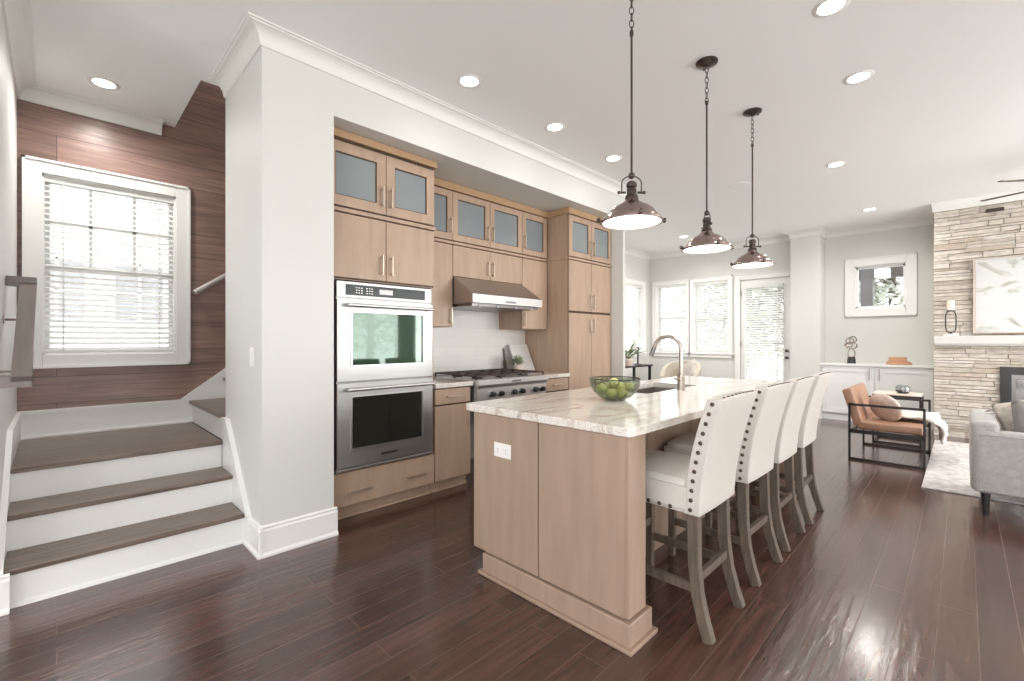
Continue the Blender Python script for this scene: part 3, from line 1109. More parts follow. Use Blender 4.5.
def bar_handle(parent, x, y, z, length=0.13, vert=True):
    m = MB()
    hl = length / 2
    if vert:
        m.box(x - 0.006, x + 0.006, y - 0.034, y - 0.022, z - hl, z + hl, bev=0.002)
        for s in (-1, 1):
            m.box(x - 0.005, x + 0.005, y - 0.026, y, z + s * hl * 0.78 - 0.005, z + s * hl * 0.78 + 0.005)
    else:
        m.box(x - hl, x + hl, y - 0.034, y - 0.022, z - 0.006, z + 0.006, bev=0.002)
        for s in (-1, 1):
            m.box(x + s * hl * 0.78 - 0.005, x + s * hl * 0.78 + 0.005, y - 0.026, y, z - 0.005, z + 0.005)
    return m.build('handle', M['brass'], parent)


def slab_door(parent, x0, x1, z0, z1, y, name='door', handle=None, g=0.003):
    m = MB()
    m.box(x0 + g, x1 - g, y - 0.022, y - 0.003, z0 + g, z1 - g, bev=0.0015)
    d = m.build(name, M['cab'], parent)
    if handle:
        bar_handle(d, *handle)
    return d


def glass_door(parent, x0, x1, z0, z1, y, handle=None, rail=0.062, g=0.003):
    m = MB()
    wall_boxes(m, 'x', x0 + g, x1 - g, y - 0.022, y - 0.003, z0 + g, z1 - g, [(x0 + rail, x1 - rail, z0 + rail, z1 - rail)])
    d = m.build('door', M['cab'], parent)
    m = MB()
    wall_boxes(m, 'x', x0 + rail, x1 - rail, y - 0.0125, y - 0.004, z0 + rail, z1 - rail, [(x0 + rail + 0.008, x1 - rail - 0.008, z0 + rail + 0.008, z1 - rail - 0.008)])
    m.build('glazing_bead', M['cabdark'], d)
    m = MB()
    m.box(x0 + rail, x1 - rail, y - 0.010, y - 0.006, z0 + rail, z1 - rail)
    m.build('frosted_pane', M['frost'], d)
    if handle:
        bar_handle(d, *handle)
    return d


def cornice(parent, x0, x1, y, z0, z1, left=False, yb=None):
    m = MB()
    m.box(x0 - (0.02 if left else 0), x1, y - 0.035, y + 0.02 if yb is None else yb, z0, z1, bev=0.003)
    return m.build('cornice', M['cornice'], parent)


def moulding(parent, x0, x1, y, z0, z1, left=False, yb=None):
    m = MB()
    m.box(x0 - (0.012 if left else 0), x1, y - 0.030, y + 0.01 if yb is None else yb, z0, z1, bev=0.004)
    return m.build('moulding', M['cab'], parent)


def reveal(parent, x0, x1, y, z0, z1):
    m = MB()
    m.box(x0, x1, y - 0.003, y + 0.001, z0, z1)  # thin dark sheet that paints the shade in the gaps between doors
    return m.build('gap_shade_sheet', M['cabdark'], parent)


FY = 3.10   # tall / base face
UY = 3.40   # upper face
BK = AY     # back of carcasses
# oven tower
ox0, ox1 = AX0 + 0.006, 2.19
ov = thing('oven_cabinet', 'tall taupe oven cabinet with two frosted glass doors next to the partition', 'cabinet', ((ox0 + ox1) / 2, FY, 0))
m = MB()
for a, b in ((ox0, 1.355), (2.17, ox1)):
    m.box(a, b, FY, BK - 0.002, 0.09, 2.68)
m.box(1.355, 2.17, FY + 0.3, BK - 0.002, 0.09, 2.68)
m.box(1.355, 2.17, FY, FY + 0.3, 1.70, 2.68)
m.box(1.355, 2.17, FY, FY + 0.3, 0.09, 0.345)
m.build('body', M['cab'], ov)
reveal(ov, ox0 + 0.001, ox1 - 0.001, FY, 1.705, 2.68)
reveal(ov, ox0 + 0.001, ox1 - 0.001, FY, 0.095, 0.35)
slab_door(ov, ox0, ox1, 0.10, 0.345, FY, 'drawer')
dr = ov.children[-1]
bar_handle(dr, 1.54, FY - 0.02, 0.196, 0.19, False)
bar_handle(dr, 2.01, FY - 0.02, 0.20, 0.19, False)
slab_door(ov, ox0, 1.750, 1.712, 2.165, FY, handle=(1.710, FY - 0.02, 1.83, 0.15))
slab_door(ov, 1.750, ox1, 1.712, 2.165, FY, handle=(1.790, FY - 0.02, 1.83, 0.15))
moulding(ov, ox0, ox1 + 0.012, FY, 2.172, 2.20, yb=BK - 0.002)
glass_door(ov, ox0, 1.750, 2.212, 2.665, FY, handle=(1.714, FY - 0.02, 2.34, 0.15), rail=0.075)
glass_door(ov, 1.750, ox1, 2.212, 2.665, FY, handle=(1.786, FY - 0.02, 2.34, 0.15), rail=0.075)
cornice(ov, ox0, ox1 + 0.02, FY, 2.685, SOF - 0.003, yb=BK - 0.002)
m = MB()
m.box(ox0, ox1, FY + 0.05, FY + 0.07, 0, 0.09)
m.box(ox0, ox1, FY + 0.03, FY + 0.05, 0, 0.022, bev=0.004)
m.build('toe_kick', M['cab'], ov)

# uppers: left narrow, over hood, right narrow
UB = 1.395


def upper(x0, x1, label, kind):
    r = thing('wall_cabinet', label, 'cabinet', ((x0 + x1) / 2, UY, UB))
    zb = UB if kind != 'hood' else 1.872
    m = MB()
    m.box(x0, x1, UY, BK - 0.014, zb, 2.68)
    m.build('body', M['cab'], r)
    reveal(r, x0 + 0.001, x1 - 0.001, UY, zb + 0.002, 2.675)
    if kind == 'hood':
        xm = (x0 + x1) / 2
        slab_door(r, x0, xm, zb, 2.165, UY, handle=(xm - 0.032, UY - 0.02, 1.985, 0.15))
        slab_door(r, xm, x1, zb, 2.165, UY, handle=(xm + 0.032, UY - 0.02, 1.985, 0.15))
        glass_door(r, x0, xm, 2.205, 2.665, UY, handle=(xm - 0.032, UY - 0.02, 2.34, 0.15))
        glass_door(r, xm, x1, 2.205, 2.665, UY, handle=(xm + 0.032, UY - 0.02, 2.34, 0.15))
    else:
        hx = x1 - 0.03 if kind == 'l' else x0 + 0.03
        slab_door(r, x0, x1, zb, 2.165, UY, handle=(hx, UY - 0.02, 1.50, 0.15))
        glass_door(r, x0, x1, 2.205, 2.665, UY, handle=(hx, UY - 0.02, 2.34, 0.15))
    moulding(r, x0, x1, UY, 2.170, 2.195)
    cornice(r, x0, x1, UY, 2.672, SOF - 0.003, yb=UY + 0.05)
    return r


upper(2.207, 2.61, 'narrow taupe wall cabinet between the oven tower and the range hood', 'l')
upper(2.61, 3.55, 'wide taupe wall cabinet with four doors right above the range hood', 'hood')
upper(3.55, 3.963, 'narrow taupe wall cabinet between the range hood and the tall pantry', 'r')

# pantry
px0, px1 = 3.985, 4.832
pa = thing('pantry_cabinet', 'tall taupe pantry cabinet with frosted glass top doors right of the range', 'cabinet', ((px0 + px1) / 2, FY, 0))
m = MB()
m.box(px0, px1, FY, BK - 0.002, 0.09, 2.68)
m.build('body', M['cab'], pa)
pm = (px0 + px1) / 2
reveal(pa, px0 + 0.001, px1 - 0.001, FY, 0.095, 2.675)
for z0, z1, hz, fn in ((0.10, 1.58, 1.44, slab_door), (1.60, 2.165, 1.72, slab_door), (2.205, 2.665, 2.34, glass_door)):
    fn(pa, px0, pm, z0, z1, FY, handle=(pm - 0.032, FY - 0.02, hz, 0.17))
    fn(pa, pm, px1, z0, z1, FY, handle=(pm + 0.032, FY - 0.02, hz, 0.17))
moulding(pa, px0, px1, FY, 2.170, 2.195, left=True, yb=BK - 0.03)
cornice(pa, px0, px1, FY, 2.672, SOF - 0.003, left=True, yb=BK - 0.03)
m = MB()
m.box(px0, px1, FY + 0.05, FY + 0.07, 0, 0.09)
m.build('toe_kick', M['cab'], pa)


def base_cab(x0, x1, label, drawer=True, hside=1):
    r = thing('base_cabinet', label, 'cabinet', ((x0 + x1) / 2, FY, 0))
    m = MB()
    m.box(x0, x1, FY, BK - 0.002, 0.09, 0.872)
    m.build('body', M['cab'], r)
    reveal(r, x0 + 0.001, x1 - 0.001, FY, 0.095, 0.868)
    if drawer:
        slab_door(r, x0, x1, 0.735, 0.865, FY, 'drawer', handle=((x0 + x1) / 2, FY - 0.02, 0.80, 0.16, False))
        slab_door(r, x0, x1, 0.10, 0.725, FY, handle=(x1 - 0.035 if hside > 0 else x0 + 0.035, FY - 0.02, 0.60, 0.16))
    m = MB()
    m.box(x0, x1, FY + 0.05, FY + 0.07, 0, 0.09)
    m.box(x0, x1, FY + 0.03, FY + 0.05, 0, 0.022, bev=0.004)
    m.build('toe_kick', M['cab'], r)
    return r


base_cab(2.195, 2.575, 'taupe base cabinet with one drawer between the ovens and the range')
base_cab(3.57, 3.975, 'taupe base cabinet with one drawer between the range and the pantry', hside=-1)

for x0, x1, lb in ((2.195, 2.60, 'pale granite countertop left of the range'), (3.55, 3.982, 'pale granite countertop right of the range')):
    m = MB()
    m.box(x0, x1, FY - 0.035, AY - 0.013, 0.872, 0.912, bev=0.006)
    tag(m.build('countertop', M['granite']), lb, 'countertop')

# double wall oven
OX0, OX1, OY = 1.366, 2.156, FY - 0.028
od = thing('double_oven', 'stainless steel double wall oven with black glass set in the tall cabinet', 'oven', ((OX0 + OX1) / 2, OY, 0.355))
m = MB()
m.box(OX0, OX1, OY + 0.012, FY + 0.28, 0.352, 1.688)
m.build('body', M['steel_dark'], od)
m = MB()
m.box(OX0, OX1, OY, OY + 0.02, 1.572, 1.688, bev=0.003)
cp = m.build('control_panel', M['ovensteel'], od)
m = MB()
m.box(OX0 + 0.065, OX1 - 0.065, OY - 0.003, OY + 0.001, 1.592, 1.668)
dsp = m.build('display', M['display'], cp)
m = MB()
for i in range(3):
    for j in range(3):
        for bx in (OX0 + 0.14, OX0 + 0.22):
            m.box(bx + 0.02 * i, bx + 0.02 * i + 0.009, OY - 0.0038, OY - 0.003, 1.608 + 0.018 * j, 1.613 + 0.018 * j)
m.build('button_marks', M['steel'], cp)
m = MB()
m.box(1.69, 1.80, OY - 0.0038, OY - 0.003, 1.612, 1.648)
m.build('clock_window', M['steel_dark'], cp)


def oven_door(z0, z1, wz0, wz1, glassmat, extra):
    m = MB()
    wall_boxes(m, 'x', OX0, OX1, OY - 0.012, OY + 0.012, z0, z1, [(1.474, 2.062, wz0, wz1)])
    d = m.build('door', M['ovensteel'], od)
    m = MB()
    m.box(1.474, 2.062, OY - 0.006, OY + 0.01, wz0, wz1)
    m.build('window_glass', M[glassmat], d)
    m = MB()
    fr = 0.012
    wall_boxes(m, 'x', 1.474 - fr, 2.062 + fr, OY - 0.017, OY - 0.011, wz0 - fr, wz1 + fr, [(1.474, 2.062, wz0, wz1)])
    m.build('window_frame', M['steel'], d)
    m = MB()
    hz = z1 - 0.042
    m.tube([(OX0 + 0.055, OY - 0.058, hz), (OX1 - 0.03, OY - 0.058, hz)], 0.0125, 12)
    for x in (OX0 + 0.075, OX1 - 0.05):
        m.box(x - 0.012, x + 0.012, OY - 0.058, OY - 0.01, hz - 0.012, hz + 0.012, bev=0.004)
    m.build('handle', M['steel'], d, smooth=True)
    if extra:
        m = MB()
        m.box(1.70, 1.83, OY - 0.015, OY - 0.011, z0 + 0.045, z0 + 0.062)
        m.build('badge', M['steel_dark'], d)
    return d


oven_door(0.985, 1.560, 1.095, 1.470, 'upperglass', False)
oven_door(0.378, 0.968, 0.505, 0.868, 'ovenglass', True)
m = MB()
m.box(OX0 - 0.006, OX1 + 0.004, OY - 0.018, OY + 0.02, 0.352, 0.370, bev=0.003)
m.build('bottom_trim', M['steel'], od)

# range hood
hd = thing('range_hood', 'stainless steel slanted range hood under the wide wall cabinet', 'range hood', (3.08, 3.4, 1.6))
hx0, hx1 = 2.614, 3.546
m = MB()
m.prism([(AY - 0.013, 1.612), (AY - 0.013, 1.868), (UY - 0.03, 1.868), (3.10, 1.69), (3.10, 1.612)], hx0, hx1, 'x')
m.build('canopy', M['hoodsteel'], hd)
m = MB()
m.box(hx0 - 0.002, hx1 + 0.002, 3.092, 3.102, 1.612, 1.690, bev=0.002)
f = m.build('front_lip', M['steel'], hd)
m = MB()
m.box(3.02, 3.16, 3.089, 3.093, 1.628, 1.646)
m.build('badge', M['steel_dark'], f)
m = MB()
m.box(hx0 + 0.02, hx1 - 0.02, 3.13, AY - 0.04, 1.585, 1.613)
m.build('filter_tray', M['steel_dark'], hd)
for i in range(4):
    m = MB()
    x = 2.72 + i * 0.235
    m.lathe([(0, 0), (0.016, 0), (0.016, -0.02), (0, -0.022)], (x, 3.13, 1.60), 12)
    m.build('knob' if i in (0, 3) else 'light_lens', M['steel_dark'], hd, smooth=True)

# rangetop
rg = thing('rangetop', 'stainless six burner rangetop with black knobs and cast iron grates', 'stove', (3.08, 3.4, 0.9))
rx0, rx1 = 2.612, 3.546
m = MB()
m.box(rx0, rx1, 3.06, AY - 0.014, 0.70, 0.915, bev=0.004)
m.build('body', M['rangesteel'], rg)
m = MB()
m.prism([(3.06, 0.70), (3.045, 0.71), (3.035, 0.84), (3.01, 0.872), (3.008, 0.905), (3.02, 0.918), (3.06, 0.918)], rx0, rx1, 'x')
cpn = m.build('control_panel', M['rangesteel'], rg)
m = MB()
m.box(3.02, 3.14, 3.003, 3.0085, 0.882, 0.898)
m.build('badge', M['steel_dark'], rg)
for kx in (2.79, 2.90, 3.075, 3.185, 3.37, 3.48):
    m = MB()
    m.lathe([(0.034, 0.0), (0.034, -0.006), (0.0, -0.006)], (kx, 3.037, 0.782), 18, 'y')
    bz = m.build('bezel', M['steel'], rg, smooth=True)
    m = MB()
    m.lathe([(0.024, -0.004), (0.026, -0.012), (0.022, -0.038), (0.0, -0.040)], (kx, 3.037, 0.782), 16, 'y')
    m.build('knob', M['black'], rg, smooth=True)
m = MB()
m.box(rx0, rx1, AY - 0.06, AY - 0.014, 0.915, 0.945, bev=0.004)
m.build('rear_trim', M['steel'], rg)
for i in range(3):
    gx0 = rx0 + 0.012 + i * 0.304
    gx1 = gx0 + 0.300
    for j in range(2):
        by = 3.22 + j * 0.30
        m = MB()
        m.lathe([(0, 0), (0.052, 0), (0.055, 0.012), (0.035, 0.018), (0.035, 0.026), (0, 0.028)], ((gx0 + gx1) / 2, by, 0.916), 18)
        m.build('burner', M['black'], rg, smooth=True)
    m = MB()
    t = 0.006
    y0, y1 = 3.055, AY - 0.075
    zz = (0.944, 0.957)
    for x in (gx0, gx1 - 2 * t, (gx0 + gx1) / 2 - t):
        m.box(x, x + 2 * t, y0, y1, *zz)
    for y in (y0, y1 - 2 * t, (y0 + y1) / 2 - t, y0 + 0.16, y1 - 0.17):
        m.box(gx0, gx1, y, y + 2 * t, *zz)
    for x in (gx0, gx1 - 2 * t):
        for y in (y0, y1 - 2 * t, (y0 + y1) / 2):
            m.box(x, x + 2 * t, y, y + 2 * t, 0.915, 0.945)
    m.build('grate', M['iron'], rg)

# ------------------------------------------------------------------ island
IX0, IX1 = 1.655, 4.39
IY0, IY1 = 0.975, 1.950
isl = thing('kitchen_island', 'long taupe kitchen island with panelled end and moulded base', 'kitchen island', ((IX0 + IX1) / 2, 1.45, 0))
SK = (2.80, 3.62, 1.505, 1.885)
m = MB()
bx0, bx1, by0, by1 = IX0 + 0.15, IX1 - 0.15, 1.31, 1.93
m.box(bx0, bx1, by0, by0 + 0.02, 0.10, 0.868)
m.box(bx0, bx1, by1 - 0.02, by1, 0.10, 0.868)
m.box(bx0, bx1, by0 + 0.02, by1 - 0.02, 0.08, 0.12)
m.build('body', M['island'], isl)
m = MB()
m.box(bx0, bx1, by0 + 0.04, by1 - 0.06, 0, 0.10)
m.box(bx0, bx1, by0 + 0.01, by0 + 0.04, 0, 0.09, bev=0.003)
m.build('toe_kick', M['island'], isl)
for i in range(4):
    w = (bx1 - bx0) / 4
    m = MB()
    m.box(bx0 + i * w + 0.003, bx0 + (i + 1) * w - 0.003, by0 - 0.018, by0, 0.105, 0.866, bev=0.002)
    m.build('back_panel', M['island'], isl)
    m = MB()
    m.box(bx0 + i * w + 0.003, bx0 + (i + 1) * w - 0.003, by1, by1 + 0.018, 0.105, 0.866, bev=0.002)
    m.build('door', M['island'], isl)
for s, xa, xb in ((0, IX0, IX0 + 0.145), (1, IX1 - 0.145, IX1)):
    m = MB()
    m.box(xa + 0.012, xb - 0.012, IY0 + 0.012, IY1 - 0.01, 0.11, 0.869)
    m.build('end_core', M['cabdark'], isl)
    xo0, xo1 = (xa, xa + 0.02) if s == 0 else (xb - 0.02, xb)
    for y0, y1 in ((IY0 + 0.016, 1.464), (1.472, IY1)):
        m = MB()
        m.box(xo0, xo1, y0, y1, 0.118, 0.869, bev=0.002)
        m.build('end_panel', M['island'], isl)
    m = MB()
    m.box(xa + 0.006, xb, IY0, IY0 + 0.02, 0.118, 0.869, bev=0.002)
    m.build('post_face', M['island'], isl)
    xi0, xi1 = (xb - 0.014, xb) if s == 0 else (xa, xa + 0.014)
    m = MB()
    m.box(xi0, xi1, IY0 + 0.015, 1.292, 0.118, 0.869)
    m.build('inner_face', M['island'], isl)
    m = MB()
    m.box(xa - 0.016, xb + 0.03, IY0 - 0.016, 1.86, 0.0, 0.112, bev=0.006)
    m.box(xa - 0.034, xb + 0.048, IY0 - 0.034, 1.878, 0.0, 0.020, bev=0.005)
    m.build('plinth', M['island'], isl)

m = MB()
cx0, cx1, cy0, cy1 = 1.642, 4.50, 0.955, 2.022
tmp = bmesh.new()
me_pts_outer = []
r = 0.03
for cxx, cyy, a0 in ((cx1 - r, cy1 - r, 0), (cx0 + r, cy1 - r, 90), (cx0 + r, cy0 + r, 180), (cx1 - r, cy0 + r, 270)):
    for k in range(5):
        a = math.radians(a0 + 22.5 * k)
        me_pts_outer.append((cxx + r * math.cos(a), cyy + r * math.sin(a)))
inner = [(SK[0], SK[2]), (SK[1], SK[2]), (SK[1], SK[3]), (SK[0], SK[3])]
# slab as an outer ring triangulated around the sink cut-out
VO = {}
ZT, ZB = 0.912, 0.872


def ring(pts, z):
    return [tmp.verts.new((p[0], p[1], z)) for p in pts]


ins = lambda pts, d: [(p[0] + (d if p[0] < 3 else -d), p[1] + (d if p[1] < 1.5 else -d)) for p in pts]
o_bot2 = ring(ins(me_pts_outer, 0.004), ZB)
o_bot = ring(me_pts_outer, ZB + 0.004)
o_top = ring(me_pts_outer, ZT - 0.004)
o_top2 = ring(ins(me_pts_outer, 0.004), ZT)
for A, B in ((o_bot2, o_bot), (o_bot, o_top), (o_top, o_top2)):
    for i in range(len(A)):
        j = (i + 1) % len(A)
        tmp.faces.new((A[i], A[j], B[j], B[i]))
i_top = ring(inner, ZT)
i_bot = ring(inner, ZB)
for i in range(4):
    j = (i + 1) % 4
    tmp.faces.new((i_top[i], i_top[j], i_bot[j], i_bot[i]))
for O, I in ((o_top2, i_top), (o_bot2, i_bot)):
    es = []
    for P_ in (O, I):
        for i in range(len(P_)):
            e = tmp.edges.get((P_[i], P_[(i + 1) % len(P_)]))
            es.append(e)
    bmesh.ops.triangle_fill(tmp, use_beauty=True, use_dissolve=False, edges=es)
m.merge(tmp)
tag(m.build('island_countertop', M['granite']), 'large veined white granite slab on top of the island', 'countertop')

sk = thing('sink', 'undermount steel sink set in the island countertop behind the faucet', 'sink', (3.16, 1.71, 0.87))
m = MB()
a, b, c, d = SK
t = 0.008
z0, z1 = 0.68, 0.871
m.box(a - t, b + t, c - t, d + t, z0 - t, z0)
m.box(a - t, a, c - t, d + t, z0, z1)
m.box(b, b + t, c - t, d + t, z0, z1)
m.box(a, b, c - t, c, z0, z1)
m.box(a, b, d, d + t, z0, z1)
m.build('basin', M['sink'], sk)
m = MB()
m.lathe([(0, 0.001), (0.04, 0.001), (0.045, 0.004), (0.0, 0.004)], ((a + b) / 2, (c + d) / 2, z0), 18)
m.build('drain', M['nickel'], sk, smooth=True)

fc = thing('faucet', 'tall brushed nickel gooseneck faucet standing on the island', 'faucet', (3.195, 1.450, 0.912))
m = MB()
m.lathe([(0.030, 0), (0.030, 0.006), (0.027, 0.010), (0.027, 0.10), (0.018, 0.112), (0, 0.114)], (3.195, 1.450, 0.912), 20)
m.build('base', M['nickel'], fc, smooth=True)
m = MB()
pts = [(3.195, 1.450, 1.0), (3.195, 1.450, 1.195)]
R = 0.100
dirv = Vector((-0.10, 0.995))
for k in range(1, 13):
    a_ = math.radians(180 - 13.8 * k)
    q = R + R * math.cos(a_)
    pts.append((3.195 + dirv.x * q, 1.450 + dirv.y * q, 1.20 + R * math.sin(a_)))
m.tube(pts, 0.0135, 12)
m.build('spout', M['nickel'], fc, smooth=True)
m = MB()
e0 = Vector(pts[-1])
dd = (Vector(pts[-1]) - Vector(pts[-2])).normalized()
m.tube([e0, e0 + dd * 0.02, e0 + dd * 0.075], [0.014, 0.0165, 0.0165], 12)
m.build('spray_head', M['steel_dark'], fc, smooth=True)
m = MB()
m.tube([(3.195, 1.450, 0.985), (3.145, 1.450, 0.995), (3.085, 1.450, 1.0)], [0.010, 0.009, 0.006], 10)
m.build('lever', M['nickel'], fc, smooth=True)
# bowl of apples
bc = Vector((2.375, 1.49, 0.912))
bowl = thing('fruit_bowl', 'smoked green glass bowl holding apples on the island', 'bowl', bc)
m = MB()
outer = [(0.0, 0.0), (0.05, 0.0), (0.062, 0.003), (0.098, 0.020), (0.127, 0.048), (0.143, 0.082), (0.148, 0.110), (0.149, 0.130)]
innr = [(0.1465, 0.131), (0.1445, 0.110), (0.139, 0.084), (0.122, 0.051), (0.093, 0.025), (0.055, 0.008), (0.0, 0.006)]
m.lathe(outer + innr, bc, 40)
m.build('glass_body', M['bowlglass'], bowl, smooth='all')
m = MB()
m.lathe([(0.1475, 0.1285), (0.151, 0.1285), (0.151, 0.133), (0.1475, 0.133), (0.1475, 0.1285)], bc, 40, cap=False)
m.build('rim', M['black'], bowl, smooth=True)


def apple_mesh(mb, c, r, rot):
    seg, n = 18, 12
    prof = []
    for k in range(n + 1):
        t = PI * k / n
        rr = math.sin(t) * (1 + 0.08 * math.cos(t))
        zz = -math.cos(t) * 0.92
        if k > n * 0.75:
            zz -= 0.35 * ((k / n - 0.75) / 0.25) ** 2
        if k < n * 0.12:
            zz += 0.10
        prof.append((rr * r, zz * r))
    rings = []
    for rr, zz in prof:
        ring_ = []
        for i in range(seg):
            a = 2 * PI * i / seg
            ring_.append(mb.bm.verts.new(Vector(c) + rot @ Vector((rr * math.cos(a), rr * math.sin(a), zz))))
        rings.append(ring_)
    for A, B in zip(rings, rings[1:]):
        for i in range(seg):
            mb.bm.faces.new((A[i], A[(i + 1) % seg], B[(i + 1) % seg], B[i]))
    bmesh.ops.remove_doubles(mb.bm, verts=mb.bm.verts[:], dist=1e-5)


# apples: camera-side order known from the photograph (bearing along the camera's right axis)
camr = Vector((0.7055, -0.7087, 0))
camf = Vector((0.7087, 0.7055, 0))
apples = [
    (-0.082, 0.000, 0.072, 'green apple at the left inside the glass bowl'),
    (-0.048, 0.060, 0.070, 'green apple half hidden behind the front left apple in the bowl'),
    (-0.030, -0.040, 0.046, 'green apple at the front left of the bowl, below the top one'),
    (-0.006, 0.006, 0.104, 'topmost green apple of the pile in the bowl'),
    (0.035, -0.045, 0.046, 'green apple lowest at the front right of the bowl'),
    (0.038, 0.018, 0.078, 'green apple just right of and below the topmost one'),
    (0.088, 0.010, 0.076, 'green apple farthest right in the glass bowl'),
    (0.010, 0.085, 0.072, 'green apple at the back of the bowl behind the topmost one'),
    (-0.002, 0.020, 0.044, 'green apple buried at the centre bottom of the bowl'),
]
for i, (u, f_, z, lb) in enumerate(apples):
    c = bc + camr * u + camf * f_ + Vector((0, 0, z))
    rot = Matrix.Rotation(rnd.uniform(-0.7, 0.7), 3, 'X') @ Matrix.Rotation(rnd.uniform(-0.7, 0.7), 3, 'Y')
    rt_ = thing('apple', lb, 'apple', c, 'green apples in the bowl')
    m = MB()
    apple_mesh(m, c, 0.0325, rot)
    m.build('flesh', M['apple'], rt_, smooth='all')
    m = MB()
    s0 = c + rot @ Vector((0, 0, 0.020))
    m.tube([s0, s0 + rot @ Vector((0.002, 0, 0.020))], 0.0014, 6)
    m.build('stem', M['stem'], rt_)

# ------------------------------------------------------------------ bar stools (local frame: seat front towards +Y)


def make_stool():
    r = thing('bar_stool', '', 'stool', (0, 0, 0), 'nailhead counter stools along the island')
    # rear legs, sabre curve
    for sx in (-1, 1):
        m = MB()
        P_ = [(0.165, 0.0, 0.56), (0.168, -0.002, 0.42), (0.172, -0.006, 0.30), (0.176, -0.020, 0.18), (0.180, -0.046, 0.08), (0.183, -0.072, 0.0)]
        m.tube([(sx * a, b, c) for a, b, c in P_], 0, flat=lambda t: (0.040, 0.046 - 0.006 * t), up=(0, 1, 0))
        m.build('leg', M['stoolleg'], r, local=True)
    for sx in (-1, 1):
        m = MB()
        m.tube([(sx * 0.178, 0.385, 0.55), (sx * 0.180, 0.392, 0.0)], 0, flat=lambda t: (0.040 - 0.008 * t, 0.040 - 0.008 * t), up=(0, 1, 0))
        m.build('leg', M['stoolleg'], r, local=True)
        m = MB()
        m.box(sx * 0.178 - 0.010, sx * 0.178 + 0.010, -0.005, 0.385, 0.185, 0.222)
        m.build('stretcher', M['stoolleg'], r, local=True)
    m = MB()
    m.box(-0.16, 0.16, -0.024, -0.003, 0.225, 0.262)
    m.build('stretcher', M['stoolleg'], r, local=True)
    m = MB()
    m.box(-0.165, 0.165, 0.378, 0.398, 0.27, 0.31)
    m.build('footrest', M['stoolleg'], r, local=True)
    # seat
    m = MB()
    n = 10
    W, D0, D1 = 0.216, -0.01, 0.435
    tmp = bmesh.new()
    bmesh.ops.create_cube(tmp, size=1.0)
    for v in tmp.verts:
        v.co = Vector((v.co.x * 2 * W, (D0 + D1) / 2 + v.co.y * (D1 - D0), 0.592 + v.co.z * 0.140))
    bmesh.ops.bevel(tmp, geom=tmp.edges[:], offset=0.022, segments=3, affect='EDGES')
    bmesh.ops.subdivide_edges(tmp, edges=[e for e in tmp.edges if e.calc_length() > 0.1], cuts=6, use_grid_fill=True)
    for v in tmp.verts:
        if v.co.z > 0.648:
            u = v.co.x / W
            w = (v.co.y - (D0 + D1) / 2) / ((D1 - D0) / 2)
            v.co.z += 0.045 * max(0, 1 - u * u) * max(0, 1 - w * w * 0.8)
    m.merge(tmp)
    seat = m.build('seat', M['cream'], r, local=True, smooth=50)
    # back: slab leaning outwards, slightly curved
    m = MB()
    tmp = bmesh.new()
    ns, nz, nt = 8, 10, 1
    th = 0.072

    def yc(t):
        return -0.004 - 0.105 * t ** 1.7

    def hw(t):
        return 0.208 + 0.012 * t

    tmp2 = {}
    bmesh.ops.create_cube(tmp, size=1.0)
    bmesh.ops.subdivide_edges(tmp, edges=tmp.edges[:], cuts=9, use_grid_fill=True)
    for v in tmp.verts:
        t = v.co.z + 0.5
        u = v.co.x * 2
        z = 0.522 + 0.508 * t
        z += 0.006 * (1 - u * u) * max(0, (t - 0.8) / 0.2)
        v.co = Vector((u * hw(t), yc(t) + v.co.y * th * (1 - 0.1 * t) + 0.005 * (1 - u * u) * (-1 if v.co.y < 0 else -0.5), z))
    m.merge(tmp)
    back = m.build('backrest', M['cream'], r, local=True)
    md = back.modifiers.new('bevel', 'BEVEL')
    md.width = 0.012
    md.segments = 3
    md.limit_method = 'ANGLE'
    md.angle_limit = math.radians(50)
    for p in back.data.polygons:
        p.use_smooth = True
    # nail heads (one shared mesh)
    m = MB()
    m.sphere((0, 0, 0), 0.0092, (1, 0.6, 1), 10, 6)
    nail0 = m.build('nailhead', M['nail'], back, local=True, smooth='all')
    nme = nail0.data
    bpy.data.objects.remove(nail0)

    def nail(x, y, z, par, rz):
        o = bpy.data.objects.new('nailhead', nme)
        COL.objects.link(o)
        o.parent = par
        o.location = (x, y, z)
        o.rotation_euler = (0, 0, rz)

    for sx in (-1, 1):
        for k in range(12):
            t = 0.045 + 0.91 * k / 11
            nail(sx * (hw(t) + 0.001), yc(t) + 0.004, 0.522 + 0.508 * t, back, PI / 2)
        for k in range(7):
            nail(sx * (W + 0.001), 0.085 + 0.052 * k, 0.542, seat, PI / 2)
    for k in range(9):
        u = -0.8 + 1.6 * k / 8
        o_ = 0.522 + 0.508 + 0.006 * (1 - u * u)
        o = bpy.data.objects.new('nailhead', nme)
        COL.objects.link(o)
        o.parent = back
        o.scale = (0.75, 0.75, 0.75)
        o.location = (u * hw(1), yc(1) - 0.018 - 0.004 * (1 - u * u), o_ + 0.001)
        o.rotation_euler = (PI / 2, 0, 0)
    return r


stool = make_stool()
labels = ['cream leather stool nearest the camera at the island, at the near end',
          'cream leather stool second from the near end of the island',
          'cream leather stool third along the island from the near end',
          'cream leather stool at the far end of the island row']
for i, (x, rz) in enumerate(((2.12, 0.0), (2.745, -0.02), (3.29, 0.0), (3.86, 0.01))):
    s = stool if i == 0 else copy_tree(stool)
    s.location = (x, 0.828, 0)
    s.rotation_euler = (0, 0, rz)
    s['label'] = labels[i]

# ------------------------------------------------------------------ pendants


